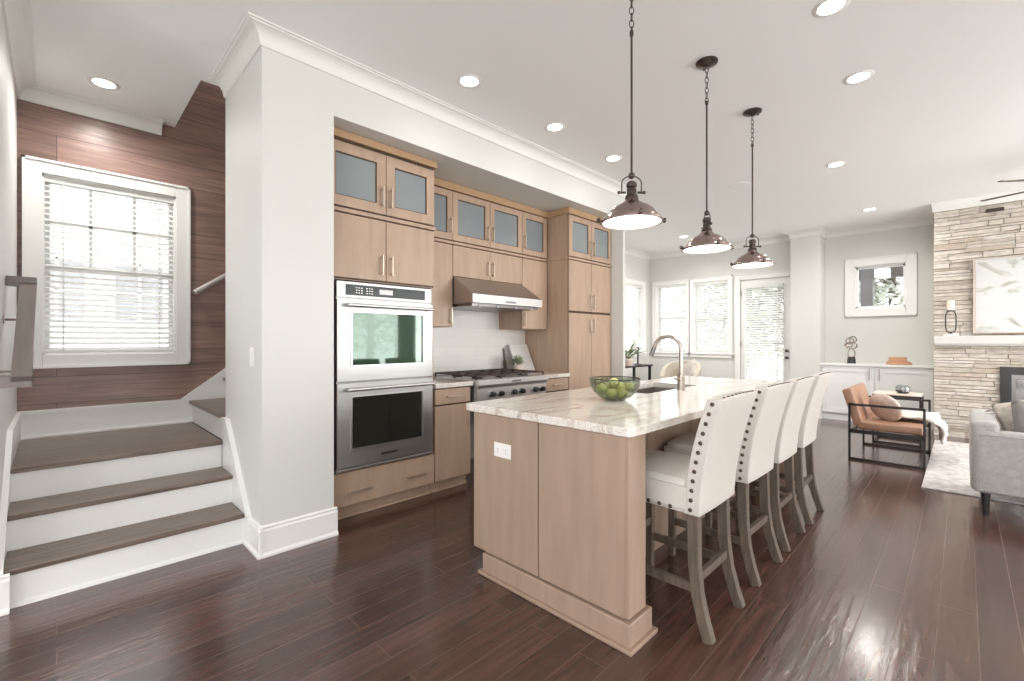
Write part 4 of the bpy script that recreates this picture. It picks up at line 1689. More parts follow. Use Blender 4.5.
def make_pendant():
    r = thing('pendant_light', '', 'pendant light', (0, 0, 0), 'bronze dome pendants over the island')
    B = lambda m, n, mt, par=r, sm=True: m.build(n, M[mt], par, local=True, smooth=sm)
    top = ZC
    m = MB()
    m.lathe([(0.0, top), (0.068, top), (0.068, top - 0.010), (0.058, top - 0.016), (0.030, top - 0.024), (0.014, top - 0.032), (0.0, top - 0.034)], seg=28)
    for s in (-1, 1):
        m.sphere((s * 0.045, 0, top - 0.022), 0.008, seg=8, rings=6)
    B(m, 'canopy', 'gunmetal')
    m = MB()
    z = top - 0.03
    k = 0
    while z > 2.85:
        pts = []
        for q in range(12):
            a = 2 * PI * q / 12
            u, w = 0.011 * math.cos(a), 0.021 * math.sin(a)
            pts.append((u, 0, z - 0.021 + w) if k % 2 else (0, u, z - 0.021 + w))
        m.tube(pts, 0.0026, 6, closed=True)
        z -= 0.034
        k += 1
    B(m, 'chain', 'gunmetal')
    m = MB()
    m.tube([(0, 0, 2.835), (0, 0, 2.115)], 0.0058, 10)
    m.lathe([(0, 2.845), (0.010, 2.842), (0.010, 2.82), (0, 2.815)], seg=12)
    B(m, 'rod', 'gunmetal')
    m = MB()
    m.sphere((0, 0, 2.108), 0.017, seg=12, rings=8)
    yk = []
    for q in range(13):
        a = PI * q / 12
        yk.append((0.050 * math.cos(a), 0, 2.068 + 0.038 * math.sin(a)))
    yk = [(0.050, 0, 2.02)] + yk + [(-0.050, 0, 2.02)]
    m.tube(yk, 0.0035, 8)
    for s in (-1, 1):
        m.tube([(s * 0.030, 0, 2.022), (s * 0.064, 0, 2.022)], 0.006, 8)
        m.sphere((s * 0.064, 0, 2.022), 0.009, seg=8, rings=6)
    B(m, 'yoke', 'gunmetal')
    m = MB()
    m.lathe([(0, 2.078), (0.018, 2.076), (0.026, 2.066), (0.026, 2.050), (0.020, 2.046), (0.024, 2.038), (0.024, 2.012), (0.030, 2.006), (0.034, 1.990), (0.034, 1.975), (0, 1.975)], seg=24)
    B(m, 'socket_cap', 'gunmetal')
    m = MB()
    prof = [(0.024, 2.006), (0.029, 1.990), (0.042, 1.973), (0.062, 1.960), (0.086, 1.948), (0.106, 1.933), (0.118, 1.917), (0.124, 1.906), (0.137, 1.896), (0.147, 1.886), (0.151, 1.872), (0.146, 1.872),
            (0.142, 1.884), (0.122, 1.902), (0.100, 1.932), (0.070, 1.955), (0.030, 1.975)]
    m.lathe(prof, seg=40, cap=False)
    sh = B(m, 'shade', 'bronze')
    m = MB()
    m.lathe([(0.144, 1.868), (0.154, 1.868), (0.154, 1.876), (0.144, 1.876), (0.144, 1.868)], seg=40, cap=False)
    B(m, 'rim', 'bronze', sh)
    for a in (0, PI / 2, PI, -PI / 2):
        m = MB()
        c, s = math.cos(a), math.sin(a)
        m.tube([(0.148 * c, 0.148 * s, 1.876), (0.166 * c, 0.166 * s, 1.880)], 0.006, 8)
        m.sphere((0.168 * c, 0.168 * s, 1.881), 0.011, (1, 1, 1.2), 8, 6)
        B(m, 'clamp_knob', 'gunmetal', sh)
    m = MB()
    m.lathe([(0.0, 1.868), (0.09, 1.869), (0.144, 1.874), (0.144, 1.880), (0.0, 1.880)], seg=40)
    B(m, 'glass_lens', 'lens', sh)
    return r


pend = make_pendant()
pl = ['bronze dome pendant hanging nearest the camera, at the left', 'bronze dome pendant hanging in the middle of the three', 'bronze dome pendant hanging farthest back, at the right']
for i, x in enumerate((2.062, 3.015, 3.925)):
    p = pend if i == 0 else copy_tree(pend)
    p.location = (x, 1.195, 0)
    p.rotation_euler = (0, 0, (-PI / 4, PI / 4, -PI / 4)[i])
    p['label'] = pl[i]
    spot_light('pendant_bulb', (x, 1.195, 1.85), 7, size=2.2, rad=0.1)

# ------------------------------------------------------------------ ceiling fittings


def make_can():
    r = thing('recessed_light', '', 'ceiling light', (0, 0, 0), 'recessed ceiling lights')
    m = MB()
    m.lathe([(0.062, ZC - 0.004), (0.066, ZC - 0.006), (0.088, ZC - 0.002), (0.090, ZC), (0.062, ZC)], seg=32, cap=False)
    m.build('trim_ring', M['trim'], r, local=True, smooth=True)
    m = MB()
    m.lathe([(0, ZC - 0.003), (0.062, ZC - 0.003), (0.062, ZC - 0.001), (0, ZC - 0.001)], seg=32)
    m.build('lens', M['can'], r, local=True)
    return r


can = make_can()
cans = [
    (2.054, 2.47, 'recessed light near the ovens, nearest of the row beside the soffit'),
    (3.012, 2.48, 'recessed light above the range hood side, middle of the soffit row'),
    (3.942, 2.49, 'recessed light beside the near pendant, farthest of the soffit row'),
    (0.238, 4.33, 'recessed light over the staircase landing'),
    (2.991, 0.513, 'recessed light at the top edge, right of the pendants'),
    (3.933, 0.516, 'recessed light right of the pendants, second from the top'),
    (5.711, 0.937, 'recessed light right of the farthest pendant'),
    (8.0, 0.926, 'recessed light near the stone wall and the niche window'),
    (7.80, 3.49, 'recessed light over the dining corner between two pendants'),
    (6.0, 4.0, 'added fill light for the dining walls, hidden behind the soffit'),  # extra lamp out of view, added to brighten the dining walls
    (6.2, -1.2, 'added fill light for the living room, unseen beyond the right edge'),  # extra lamp out of view, added to brighten the living room
]
for i, (x, y, lb) in enumerate(cans):
    c = can if i == 0 else copy_tree(can)
    c.location = (x, y, 0)
    c['label'] = lb
    spot_light('downlight', (x, y, ZC - 0.03), (120 if y > 3 else 84) if x > 5 else (50 if y > 3 else 7), size=2.9, rad=0.06)
m = MB()
m.lathe([(0, ZC - 0.006), (0.10, ZC - 0.006), (0.115, ZC - 0.003), (0.118, ZC), (0, ZC)], (5.68, 1.866, 0), 36)
tag(m.build('ceiling_speaker', M['ceil'], None, smooth=True), 'flat round white speaker in the ceiling behind the pendants', 'speaker')

# ceiling fan (two blades reach the frame)
fcx, fcy = 6.87, -0.86
fan = thing('ceiling_fan', 'dark ceiling fan with thin blades near the stone wall', 'ceiling fan', (fcx, fcy, ZC))
m = MB()
m.lathe([(0, ZC), (0.07, ZC), (0.06, ZC - 0.04), (0.015, ZC - 0.05), (0, ZC - 0.05)], (fcx, fcy, 0), 20)
m.tube([(fcx, fcy, ZC - 0.04), (fcx, fcy, 2.87)], 0.012, 10)
m.build('downrod', M['gunmetal'], fan, smooth=True)
m = MB()
m.lathe([(0, 2.88), (0.06, 2.875), (0.10, 2.85), (0.10, 2.79), (0.07, 2.765), (0, 2.76)], (fcx, fcy, 0), 24)
m.build('motor', M['gunmetal'], fan, smooth=True)
for k in range(6):
    a = math.radians(68 + 60 * k)
    m = MB()
    c, s = math.cos(a), math.sin(a)
    q = Matrix.Rotation(a, 4, 'Z') @ Matrix.Rotation(0.02, 4, 'X')
    m.box(0.08, 0.78, -0.02, 0.02, -0.004, 0.004, mat=Matrix.Translation((fcx, fcy, 2.80)) @ q)
    m.build('blade', M['gunmetal'], fan)

c = copy_tree(can)
c.location = (1.7, 4.35, 2.30)
c['label'] = 'added fill light high in the unseen ceiling of the upper stairwell'
spot_light('downlight', (1.7, 4.35, 5.36), 90, size=2.6, rad=0.06)  # lamp added out of view to brighten the upper stairwell wall

# ------------------------------------------------------------------ small things on the kitchen counter
pt = thing('potted_plant', 'small sage green plant in a pale pot behind the rangetop', 'plant', (3.60, 3.50, 0.912))
pc = Vector((3.60, 3.50, 0.912))
m = MB()
m.lathe([(0, 0), (0.036, 0), (0.046, 0.06), (0.05, 0.085), (0.044, 0.085), (0.042, 0.07), (0, 0.07)], pc, 20)
m.build('pot', M['pot'], pt, smooth=True)
m = MB()
for i in range(110):
    a, e = rnd.uniform(0, 2 * PI), rnd.uniform(0.1, 1.3)
    d = Vector((math.cos(a) * math.cos(e), math.sin(a) * math.cos(e), math.sin(e)))
    m.leafquad(pc + Vector((0, 0, 0.085)) + d * rnd.uniform(0.02, 0.09), d + Vector((rnd.uniform(-.5, .5), rnd.uniform(-.5, .5), 0.1)), 0.045, 0.024)
for i in range(5):
    m.tube([pc + Vector((0, 0, 0.07)), pc + Vector((rnd.uniform(-.03, .03), rnd.uniform(-.03, .03), 0.15))], 0.002, 5)
m.build('foliage', M['leaf'], pt)
m = MB()
q = Matrix.Translation((3.81, 3.56, 0.913)) @ Matrix.Rotation(-0.42, 4, 'X')
m.box(-0.15, 0.15, -0.008, 0.008, 0, 0.34, bev=0.004, mat=q)
tag(m.build('marble_board', M['marble']), 'white marble board leaning on the tile beside the small plant', 'board')
m = MB()
q = Matrix.Translation((3.62, 3.712, 0.912)) @ Matrix.Rotation(-0.10, 4, 'X')
m.box(-0.009, 0.009, -0.006, 0.006, 0, 0.27, bev=0.003, mat=q)
m.box(-0.024, 0.024, -0.006, 0.006, 0.0, 0.13, bev=0.004, mat=q)
tag(m.build('cutting_paddle', M['stoolleg']), 'dark wooden paddle standing behind the small plant', 'cutting board')
m = MB()
m.lathe([(0, 0), (0.022, 0), (0.030, 0.02), (0.026, 0.045), (0.012, 0.056), (0, 0.058)], (2.30, 3.45, 0.912), 18)
m.tube([(2.30, 3.45, 0.96), (2.32, 3.44, 0.985), (2.35, 3.43, 0.99)], 0.005, 6)
tag(m.build('ceramic_jar', M['plastic'], None, smooth=True), 'small white ceramic jar on the counter left of the range', 'jar')

# ------------------------------------------------------------------ living room
# stone chimney breast: ledge stones are one mesh
m = MB()
core_x = 8.34
holes = [(-1.55, -0.36, 0.36, 0.92)]
wall_boxes(m, 'y', -3.2, 0.262, core_x, 8.9, 0, ZC - 0.001, holes)
z = 0.0
while z < ZC - 0.04:
    h = rnd.choice((0.035, 0.045, 0.055, 0.065, 0.08))
    h = min(h, ZC - 0.002 - z)
    y = 0.28
    while y > -3.2:
        L_ = rnd.uniform(0.12, 0.45)
        y2 = max(y - L_, -3.2)
        zc = z + h / 2
        a, b = y2 + 0.003, y - 0.003
        segs = [(a, b)]
        if 0.36 < zc < 0.92:
            segs = []
            if a < -1.55:
                segs.append((a, min(b, -1.55)))
            if b > -0.36:
                segs.append((max(a, -0.36), b))
        for a_, b_ in segs:
            if b_ - a_ > 0.02:
                d = rnd.uniform(0.0, 0.018)
                if rnd.random() < 0.4 and h > 0.06:
                    m.box(8.30 - 0.012 + d, 8.36, a_, b_, z + 0.002, z + h * 0.5 - 0.001)
                    d = rnd.uniform(0.0, 0.03)
                    m.box(8.30 - 0.012 + d, 8.36, a_, b_, z + h * 0.5 + 0.001, z + h - 0.002)
                else:
                    m.box(8.30 - 0.012 + d, 8.36, a_, b_, z + 0.003, z + h - 0.003)
        # return of the corner stones
        y = y2
    xx = 8.36
    while xx < 9.2:
        x2 = min(xx + rnd.uniform(0.15, 0.45), 9.2)
        m.box(xx + 0.002, x2 - 0.002, 0.25, 0.275 + rnd.uniform(0, 0.012), z + 0.002, z + h - 0.002)
        xx = x2
    z += h
struct(m.build('wall_stone_chimney', M['stone']))

m = MB()
m.box(8.12, 8.33, -2.2, 0.272, 1.228, 1.333, bev=0.004)
m.box(8.15, 8.33, -2.2, 0.262, 1.205, 1.228)
tag(m.build('mantel_shelf', M['mantel']), 'long white mantel shelf fixed across the stone chimney', 'mantel')

fp = thing('fireplace', 'black framed linear gas fireplace set in the stone wall', 'fireplace', (8.3, -0.95, 0.36))
m = MB()
wall_boxes(m, 'y', -1.60, -0.325, 8.26, 8.32, 0.32, 0.945, [(-1.50, -0.42, 0.42, 0.85)])
m.build('frame', M['black'], fp)
m = MB()
wall_boxes(m, 'y', -1.50, -0.42, 8.285, 8.33, 0.42, 0.85, [(-1.46, -0.455, 0.455, 0.80)])
m.build('inner_frame', M['steel_dark'], fp)
m = MB()
m.box(8.315, 8.325, -1.47, -0.45, 0.45, 0.81)
m.build('glass_front', M['fire'], fp)

# canvas
ar = thing('framed_painting', 'large abstract white and grey canvas above the mantel', 'painting', (8.28, -0.75, 1.36))
m = MB()
wall_boxes(m, 'y', -1.42, -0.088, 8.235, 8.285, 1.36, 2.305, [(-1.405, -0.113, 1.375, 2.29)])
m.build('frame', M['artframe'], ar)
m = MB()
m.box(8.245, 8.275, -1.405, -0.113, 1.375, 2.29)
m.build('canvas', M['art'], ar)

# vent
m = MB()
m.box(8.27, 8.30, -0.36, -0.20, 2.885, 2.925)
for i in range(5):
    m.box(8.262, 8.272, -0.355 + i * 0.032, -0.345 + i * 0.032, 2.887, 2.923)
tag(m.build('speaker_vent', M['gunmetal']), 'small dark slotted vent high on the stone wall', 'vent')

# candle holder on the mantel
ch = thing('candle_holder', 'black looped metal candle holder on the white mantel', 'candle holder', (8.22, 0.115, 1.333))
m = MB()
m.lathe([(0, 0), (0.075, 0), (0.075, 0.022), (0, 0.024)], (8.22, 0.115, 1.333), 24)
m.build('base', M['marble'], ch, smooth=True)
m = MB()
pts = []
for q in range(24):
    a = 2 * PI * q / 24
    sq = lambda v: math.copysign(abs(v) ** 0.6, v)
    pts.append((8.22, 0.115 + 0.050 * sq(math.cos(a)), 1.515 + 0.140 * sq(math.sin(a))))
m.tube(pts, 0.0065, 8, closed=True)
m.tube([(8.22, 0.115, 1.355), (8.22, 0.115, 1.376)], 0.012, 8)
m.lathe([(0, 0), (0.045, 0), (0.045, 0.008), (0, 0.008)], (8.22, 0.115, 1.655), 16)
m.build('metal_loop', M['black'], ch, smooth=True)
m = MB()
m.lathe([(0, 0), (0.037, 0), (0.037, 0.125), (0.03, 0.128), (0, 0.124)], (8.22, 0.115, 1.6635), 20)
tag(m.build('pillar_candle', M['candle'], None, smooth=True), 'cream pillar candle standing on the black loop holder', 'candle')

# built-in console
cn = thing('console_cabinet', 'low white built-in cabinet with panelled doors beside the stone wall', 'cabinet', (8.85, 0.98, 0))
cnx = 8.80
m = MB()
m.box(cnx + 0.02, 9.198, 0.29, 1.658, 0.10, 0.87)
m.box(cnx + 0.06, 9.198, 0.29, 1.658, 0, 0.10)
m.build('body', M['console'], cn)
m = MB()
m.box(cnx - 0.02, 9.198, 0.282, 1.658, 0.872, 0.905, bev=0.004)
m.build('top', M['console'], cn)
for y0, y1, hy in ((0.30, 0.955, 0.90), (0.965, 1.62, 1.02)):
    m = MB()
    wall_boxes(m, 'y', y0, y1, cnx, cnx + 0.02, 0.12, 0.855, [(y0 + 0.07, y1 - 0.07, 0.19, 0.785)])
    m.box(cnx + 0.010, cnx + 0.02, y0 + 0.07, y1 - 0.07, 0.19, 0.785)
    d = m.build('door', M['console'], cn)
    m = MB()
    m.box(cnx - 0.03, cnx - 0.018, hy - 0.005, hy + 0.005, 0.66, 0.84)
    for zz in (0.68, 0.82):
        m.box(cnx - 0.02, cnx, hy - 0.004, hy + 0.004, zz - 0.004, zz + 0.004)
    m.build('handle', M['nickel'], d)
m = MB()
m.box(cnx + 0.03, cnx + 0.055, 0.29, 1.658, 0.0, 0.085)
m.build('toe_kick', M['console'], cn)

# sculpture on console
fs = thing('metal_flower_sculpture', 'looped silver metal sculpture on a black cup base on the white cabinet', 'sculpture', (8.95, 1.25, 0.905))
fx, fy_ = 8.95, 1.265
m = MB()
m.lathe([(0, 0), (0.060, 0), (0.048, 0.105), (0, 0.107)], (fx, fy_, 0.905), 20)
m.build('base', M['black'], fs, smooth=True)
m = MB()
for (dy, dz, ry, rz_) in ((0, 0.165, 0.045, 0.07), (0.0, 0.285, 0.075, 0.05), (0.035, 0.295, 0.05, 0.035), (-0.02, 0.38, 0.045, 0.05), (0.02, 0.36, 0.05, 0.045)):
    pts = []
    for q in range(18):
        a = 2 * PI * q / 18
        pts.append((fx + 0.02 * math.sin(2 * a), fy_ + dy + ry * math.cos(a), 0.905 + dz + rz_ * math.sin(a)))
    m.tube(pts, 0.009, 6, closed=True)
m.build('loops', M['nickel'], fs, smooth=True)

# stacked wooden boxes
m = MB()
m.box(8.86, 9.02, 0.56, 0.82, 0.906, 0.955, bev=0.006)
for s in (0.555, 0.815):
    m.box(8.90, 8.98, s - 0.02, s + 0.02, 0.906, 0.935, bev=0.004)
tag(m.build('wooden_tray', M['boxwood']), 'wide orange wooden box on the cabinet, under the smaller box', 'box')
m = MB()
m.box(8.87, 9.00, 0.60, 0.80, 0.9555, 1.02, bev=0.006)
tag(m.build('wooden_box', M['boxwood']), 'small orange wooden box stacked on top of the wide one', 'box')

# lounge chair
AX, AXX, AYF, AYB = 6.0, 6.97, 0.27, 0.865     # near side, far side, front, back
lc = thing('lounge_chair', 'tan leather lounge chair with a thin black square metal frame', 'armchair', ((AX + AXX) / 2, 0.57, 0))
t = 0.010
for x in (AX, AXX):
    m = MB()
    for y in (AYF, AYB):
        m.box(x - t, x + t, y - t, y + t, 0, 0.60)
    for zz in (0.0, 0.576):
        m.box(x - t, x + t, AYF, AYB, zz, zz + 0.024)
    m.box(x - t, x + t, AYF, AYB, 0.285, 0.325)
    m.build('side_frame', M['blackmetal'], lc)
m = MB()
for y in (AYF + 0.05, AYB - 0.02):
    m.box(AX, AXX, y - t, y + t, 0.295, 0.325)
m.box(AX, AXX, AYB - 0.012, AYB + 0.012, 0.55, 0.58)
m.build('cross_bar', M['blackmetal'], lc)
m = MB()
m.box(AX + 0.02, AXX - 0.02, AYF + 0.01, AYB - 0.06, 0.327, 0.405, bev=0.02, seg=3)
m.build('seat', M['leather'], lc, smooth=True)
m = MB()
q = Matrix.Translation((0, AYB - 0.10, 0.44)) @ Matrix.Rotation(-0.28, 4, 'X')
m.box(AX + 0.02, AXX - 0.02, 0.0, 0.085, -0.06, 0.33, bev=0.015, seg=3, mat=q)
m.build('backrest', M['leather'], lc, smooth=True)
# round blush pillow
m = MB()
q = Matrix.Rotation(0.9, 3, 'Z') @ Matrix.Rotation(-0.35, 3, 'X')
m.sphere((0, 0, 0), 0.165, (1.12, 0.36, 0.95), 36, 18)
for v in m.bm.verts:
    a = math.atan2(v.co.z, v.co.x)
    k = 1 + 0.025 * math.cos(18 * a)
    v.co = q @ Vector((v.co.x * k, v.co.y, v.co.z * k)) + Vector((6.33, 0.60, 0.545))
tag(m.build('round_pillow', M['blush'], None, smooth='all'), 'round blush pleated pillow on the tan leather chair', 'pillow')

# throw blanket: folded strip across the seat spilling over the front
m = MB()
n_u, n_v = 26, 12
path = [(0.62, 0.420), (0.5, 0.422), (0.38, 0.430), (0.29, 0.438), (0.225, 0.425), (0.19, 0.39), (0.175, 0.30), (0.17, 0.22)]
V = {}
for lay in (0, 1):
    for i in range(n_u + 1):
        tt = i / n_u * (len(path) - 1)
        k = min(int(tt), len(path) - 2)
        f_ = tt - k
        y = path[k][0] * (1 - f_) + path[k + 1][0] * f_
        z = path[k][1] * (1 - f_) + path[k + 1][1] * f_
        for j in range(n_v + 1):
            s = j / n_v
            fold = 0.016 * math.sin(s * 19 + i * 0.35) + 0.010 * math.sin(s * 43 + i * 0.7)
            w = 0.62 - 0.16 * math.sin(i / n_u * PI)
            x = 6.30 + (s) * w + 0.012 * math.sin(i * 0.9) + 0.05 * (1 - i / n_u)
            nz_ = 1.0 if i < n_u * 0.55 else 0.25
            ny_ = 0.0 if i < n_u * 0.5 else -0.9
            o_ = fold + 0.018 + (0.022 if lay else 0)
            V[lay, i, j] = m.bm.verts.new((x, y + ny_ * o_, z + nz_ * o_))
for lay in (0, 1):
    for i in range(n_u):
        for j in range(n_v):
            m.bm.faces.new((V[lay, i, j], V[lay, i + 1, j], V[lay, i + 1, j + 1], V[lay, i, j + 1]))
for i in range(n_u):
    for j in (0, n_v):
        m.bm.faces.new((V[0, i, j], V[0, i + 1, j], V[1, i + 1, j], V[1, i, j]))
for j in range(n_v):
    for i in (0, n_u):
        m.bm.faces.new((V[0, i, j], V[0, i, j + 1], V[1, i, j + 1], V[1, i, j]))
tag(m.build('throw_blanket', M['throw'], None, smooth='all'), 'white knitted throw spilling over the front of the tan chair', 'blanket')

# side table with glass dish
stb = thing('side_table', 'slim black metal side table with a pale top behind the lounge chair', 'side table', (7.42, 0.56, 0))
tx0, tx1, ty0, ty1, tz = 7.22, 7.62, 0.36, 0.80, 0.60
m = MB()
for x in (tx0, tx1):
    for y in (ty0, ty1):
        m.box(x - 0.01, x + 0.01, y - 0.01, y + 0.01, 0, tz)
for zz in (0.012, tz - 0.012):
    for y in (ty0, ty1):
        m.box(tx0, tx1, y - 0.01, y + 0.01, zz - 0.01, zz + 0.01)
    for x in (tx0, tx1):
        m.box(x - 0.01, x + 0.01, ty0, ty1, zz - 0.01, zz + 0.01)
m.build('frame', M['blackmetal'], stb)
m = MB()
m.box(tx0 - 0.01, tx1 + 0.01, ty0 - 0.01, ty1 + 0.01, tz, tz + 0.015, bev=0.003)
m.build('top', M['pot'], stb)
dsh = thing('glass_dish', 'small round glass dish with dark filling on the side table', 'dish', (7.38, 0.53, 0.6155))
m = MB()
m.lathe([(0, 0), (0.05, 0), (0.075, 0.03), (0.07, 0.085), (0.05, 0.10), (0.046, 0.10), (0.066, 0.08), (0.07, 0.03), (0.046, 0.004), (0, 0.004)], (7.38, 0.53, 0.6155), 24)
m.build('glass_body', M['clear'], dsh, smooth=True)
m = MB()
m.lathe([(0, 0.006), (0.045, 0.006), (0.066, 0.03), (0.066, 0.04), (0, 0.045)], (7.38, 0.53, 0.6155), 20)
m.build('filling', M['iron'], dsh, smooth=True)

# rug
m = MB()
m.box(5.26, 7.85, -2.6, 0.256, 0.0, 0.014, bev=0.005)
tag(m.build('area_rug', M['rug']), 'pale faded patterned rug in front of the fireplace', 'rug')

# sofa, back towards the camera
SX0, SX1, SYA, SYB = 4.72, 5.62, -0.055, -2.15
sf = thing('sofa', 'light grey fabric sofa with dark tapered legs seen from behind', 'sofa', ((SX0 + SX1) / 2, -1.1, 0))
m = MB()
m.box(SX0, SX0 + 0.16, SYB, SYA, 0.165, 0.615, bev=0.03, seg=4)
m.build('backrest', M['sofa'], sf, smooth=True)
for y0, y1 in ((SYA - 0.13, SYA + 0.018), (SYB - 0.018, SYB + 0.13)):
    m = MB()
    m.box(SX0 + 0.03, SX1, y0, y1, 0.165, 0.68, bev=0.035, seg=4)
    m.build('arm', M['sofa'], sf, smooth=True)
m = MB()
m.box(SX0 + 0.14, SX1 - 0.01, SYB + 0.12, SYA - 0.12, 0.165, 0.30, bev=0.01)
m.build('seat_base', M['sofa'], sf)
ym = (SYA + SYB) / 2
for y0, y1 in ((ym + 0.003, SYA - 0.125), (SYB + 0.125, ym - 0.003)):
    m = MB()
    m.box(SX0 + 0.15, SX1, y0, y1, 0.302, 0.44, bev=0.035, seg=3)
    m.build('seat_cushion', M['sofa'], sf, smooth=True)
m = MB()
m.tube([(SX0 - 0.001, SYA - 0.03, 0.19), (SX0 - 0.001, SYA - 0.03, 0.59), (SX0 - 0.001, SYB + 0.03, 0.59), (SX0 - 0.001, SYB + 0.03, 0.19)], 0.004, 6, closed=True)
m.build('piping', M['sofa'], sf)
for x in (SX0 + 0.06, SX1 - 0.08):
    for y in (SYA - 0.06, SYB + 0.06):
        m = MB()
        m.lathe([(0.018, 0), (0.028, 0.17), (0, 0.17)], (x, y, 0), 14)
        m.build('leg', M['black'], sf, smooth=True)


def cushion(name, label, c, w, h, t_, rots, mat, fringe=False):
    m = MB()
    q = Matrix.Rotation(rots[2], 3, 'Z') @ Matrix.Rotation(rots[0], 3, 'X') @ Matrix.Rotation(rots[1], 3, 'Y')
    m.pillow(c, w, h, t_, mat=q)
    if fringe:
        for s in (-1, 1):
            for i in range(16):
                p = Vector(c) + q @ Vector((s * w / 2 * 0.96, 0, (-1 + 2 * i / 15) * h / 2 * 0.9))
                e = Vector(c) + q @ Vector((s * (w / 2 + 0.05), rnd.uniform(-0.02, 0.02), (-1 + 2 * i / 15) * h / 2 * 0.92 + rnd.uniform(-.012, .012)))
                m.tube([p, e], 0.006, 5)
    return tag(m.build(name, M[mat], None, smooth='all'), label, 'pillow')


cushion('throw_pillow', 'woven cream pillow with fringed edges tilted in the sofa corner', (5.24, -0.335, 0.655), 0.30, 0.32, 0.12, (0.15, 0.35, 1.2), 'fringe', True)
cushion('sofa_pillow', 'plump grey textured pillow standing on the sofa at the right edge', (5.0, -0.50, 0.635), 0.50, 0.38, 0.17, (0.12, 0.0, 1.57), 'cushion')

# ------------------------------------------------------------------ dining corner seen past the faucet
dc = thing('dining_armchair', 'rounded beige upholstered armchair under the dining windows', 'armchair', (8.2, 3.75, 0))
dcx, dcy = 8.15, 3.72
m = MB()
tmp = []
for lay, rr in ((0, 0.36), (1, 0.28)):
    for k in range(17):
        a = math.radians(-110 + 220 * k / 16)
        tmp.append((lay, k, a, rr))
VV = {}
for lay, k, a, rr in tmp:
    f_ = 1 - (abs(a) / math.radians(110)) ** 3 * 0.35
    for jz, z_ in enumerate((0.30, 0.82 * f_ + 0.06)):
        VV[lay, k, jz] = m.bm.verts.new((dcx + rr * math.cos(a), dcy + rr * math.sin(a) * 1.0, z_))
for k in range(16):
    m.bm.faces.new((VV[0, k, 0], VV[0, k + 1, 0], VV[0, k + 1, 1], VV[0, k, 1]))
    m.bm.faces.new((VV[1, k, 0], VV[1, k, 1], VV[1, k + 1, 1], VV[1, k + 1, 0]))
    m.bm.faces.new((VV[0, k, 1], VV[0, k + 1, 1], VV[1, k + 1, 1], VV[1, k, 1]))
    m.bm.faces.new((VV[0, k, 0], VV[1, k, 0], VV[1, k + 1, 0], VV[0, k + 1, 0]))
for k in (0, 16):
    m.bm.faces.new((VV[0, k, 0], VV[0, k, 1], VV[1, k, 1], VV[1, k, 0]))
m.build('backrest', M['beige'], dc, smooth=True)
m = MB()
m.lathe([(0, 0.30), (0.32, 0.30), (0.33, 0.34), (0.33, 0.44), (0.29, 0.47), (0, 0.475)], (dcx, dcy, 0), 28)
m.build('seat', M['beige'], dc, smooth=True)
for sx in (-1, 1):
    for sy in (-1, 1):
        m = MB()
        m.tube([(dcx + sx * 0.2, dcy + sy * 0.2, 0.31), (dcx + sx * 0.25, dcy + sy * 0.25, 0)], [0.02, 0.013], 10)
        m.build('leg', M['stoolleg'], dc, smooth=True)
cushion('beige_pillow', 'soft beige pillow leaning in the rounded dining armchair', (8.22, 3.60, 0.68), 0.44, 0.38, 0.14, (0.2, 0.4, 1.1), 'fringe')

# black console table with plant and lamp beside the side window
bt = thing('console_table', 'black metal console table below the side dining window', 'table', (7.1, 4.2, 0))
m = MB()
m.box(6.55, 7.75, 4.05, 4.45, 0.80, 0.83, bev=0.004)
m.build('top', M['blackmetal'], bt)
for x in (6.60, 7.70):
    for y in (4.09, 4.41):
        m = MB()
        m.box(x - 0.02, x + 0.02, y - 0.02, y + 0.02, 0, 0.80)
        m.build('leg', M['blackmetal'], bt)
lp = thing('table_lamp', 'table lamp with white drum shade beside the side dining window', 'lamp', (7.62, 4.2, 0.83))
m = MB()
m.lathe([(0, 0), (0.07, 0), (0.07, 0.012), (0.012, 0.02), (0.010, 0.27), (0, 0.27)], (7.50, 4.22, 0.831), 20)
m.build('stand', M['blackmetal'], lp, smooth=True)
m = MB()
m.lathe([(0.11, 1.08), (0.115, 1.08), (0.10, 1.30), (0.096, 1.30), (0.11, 1.08)], (7.50, 4.22, 0), 28, cap=False)
m.build('lamp_shade', M['shade'], lp, smooth=True)
hp = thing('houseplant', 'dark leafy houseplant in a tan pot behind the apple bowl', 'plant', (6.9, 4.15, 0.83))
hc = Vector((6.98, 4.12, 0.831))
m = MB()
m.lathe([(0, 0), (0.07, 0), (0.09, 0.10), (0.075, 0.125), (0.065, 0.12), (0, 0.11)], hc, 20)
m.build('pot', M['pot'], hp, smooth=True)
m = MB()
for i in range(26):
    a, e = rnd.uniform(0, 2 * PI), rnd.uniform(0.35, 1.3)
    d = Vector((math.cos(a) * math.cos(e), math.sin(a) * math.cos(e), math.sin(e)))
    b0 = hc + Vector((0, 0, 0.11))
    b1 = b0 + d * rnd.uniform(0.08, 0.20)
    m.tube([b0, b1], 0.003, 5)
    m.leafquad(b1, d + Vector((math.cos(a) * 0.6, math.sin(a) * 0.6, -0.1)), 0.21, 0.06)
m.build('foliage', M['dleaf'], hp)
cs = thing('black_candlestick', 'tall thin black candlestick between the plant and the lamp', 'candlestick', (7.34, 4.12, 0.83))
m = MB()
m.lathe([(0, 0), (0.06, 0), (0.06, 0.01), (0.007, 0.016), (0.007, 0.30), (0.02, 0.305), (0.02, 0.32), (0, 0.32)], (7.34, 4.12, 0.831), 16)
m.build('stem', M['blackmetal'], cs, smooth=True)

# ------------------------------------------------------------------ outside
m = MB()
m.box(-30, 40, -30, 40, -0.6, -0.5)
o = m.build('ground', M['ground'])
struct(o)

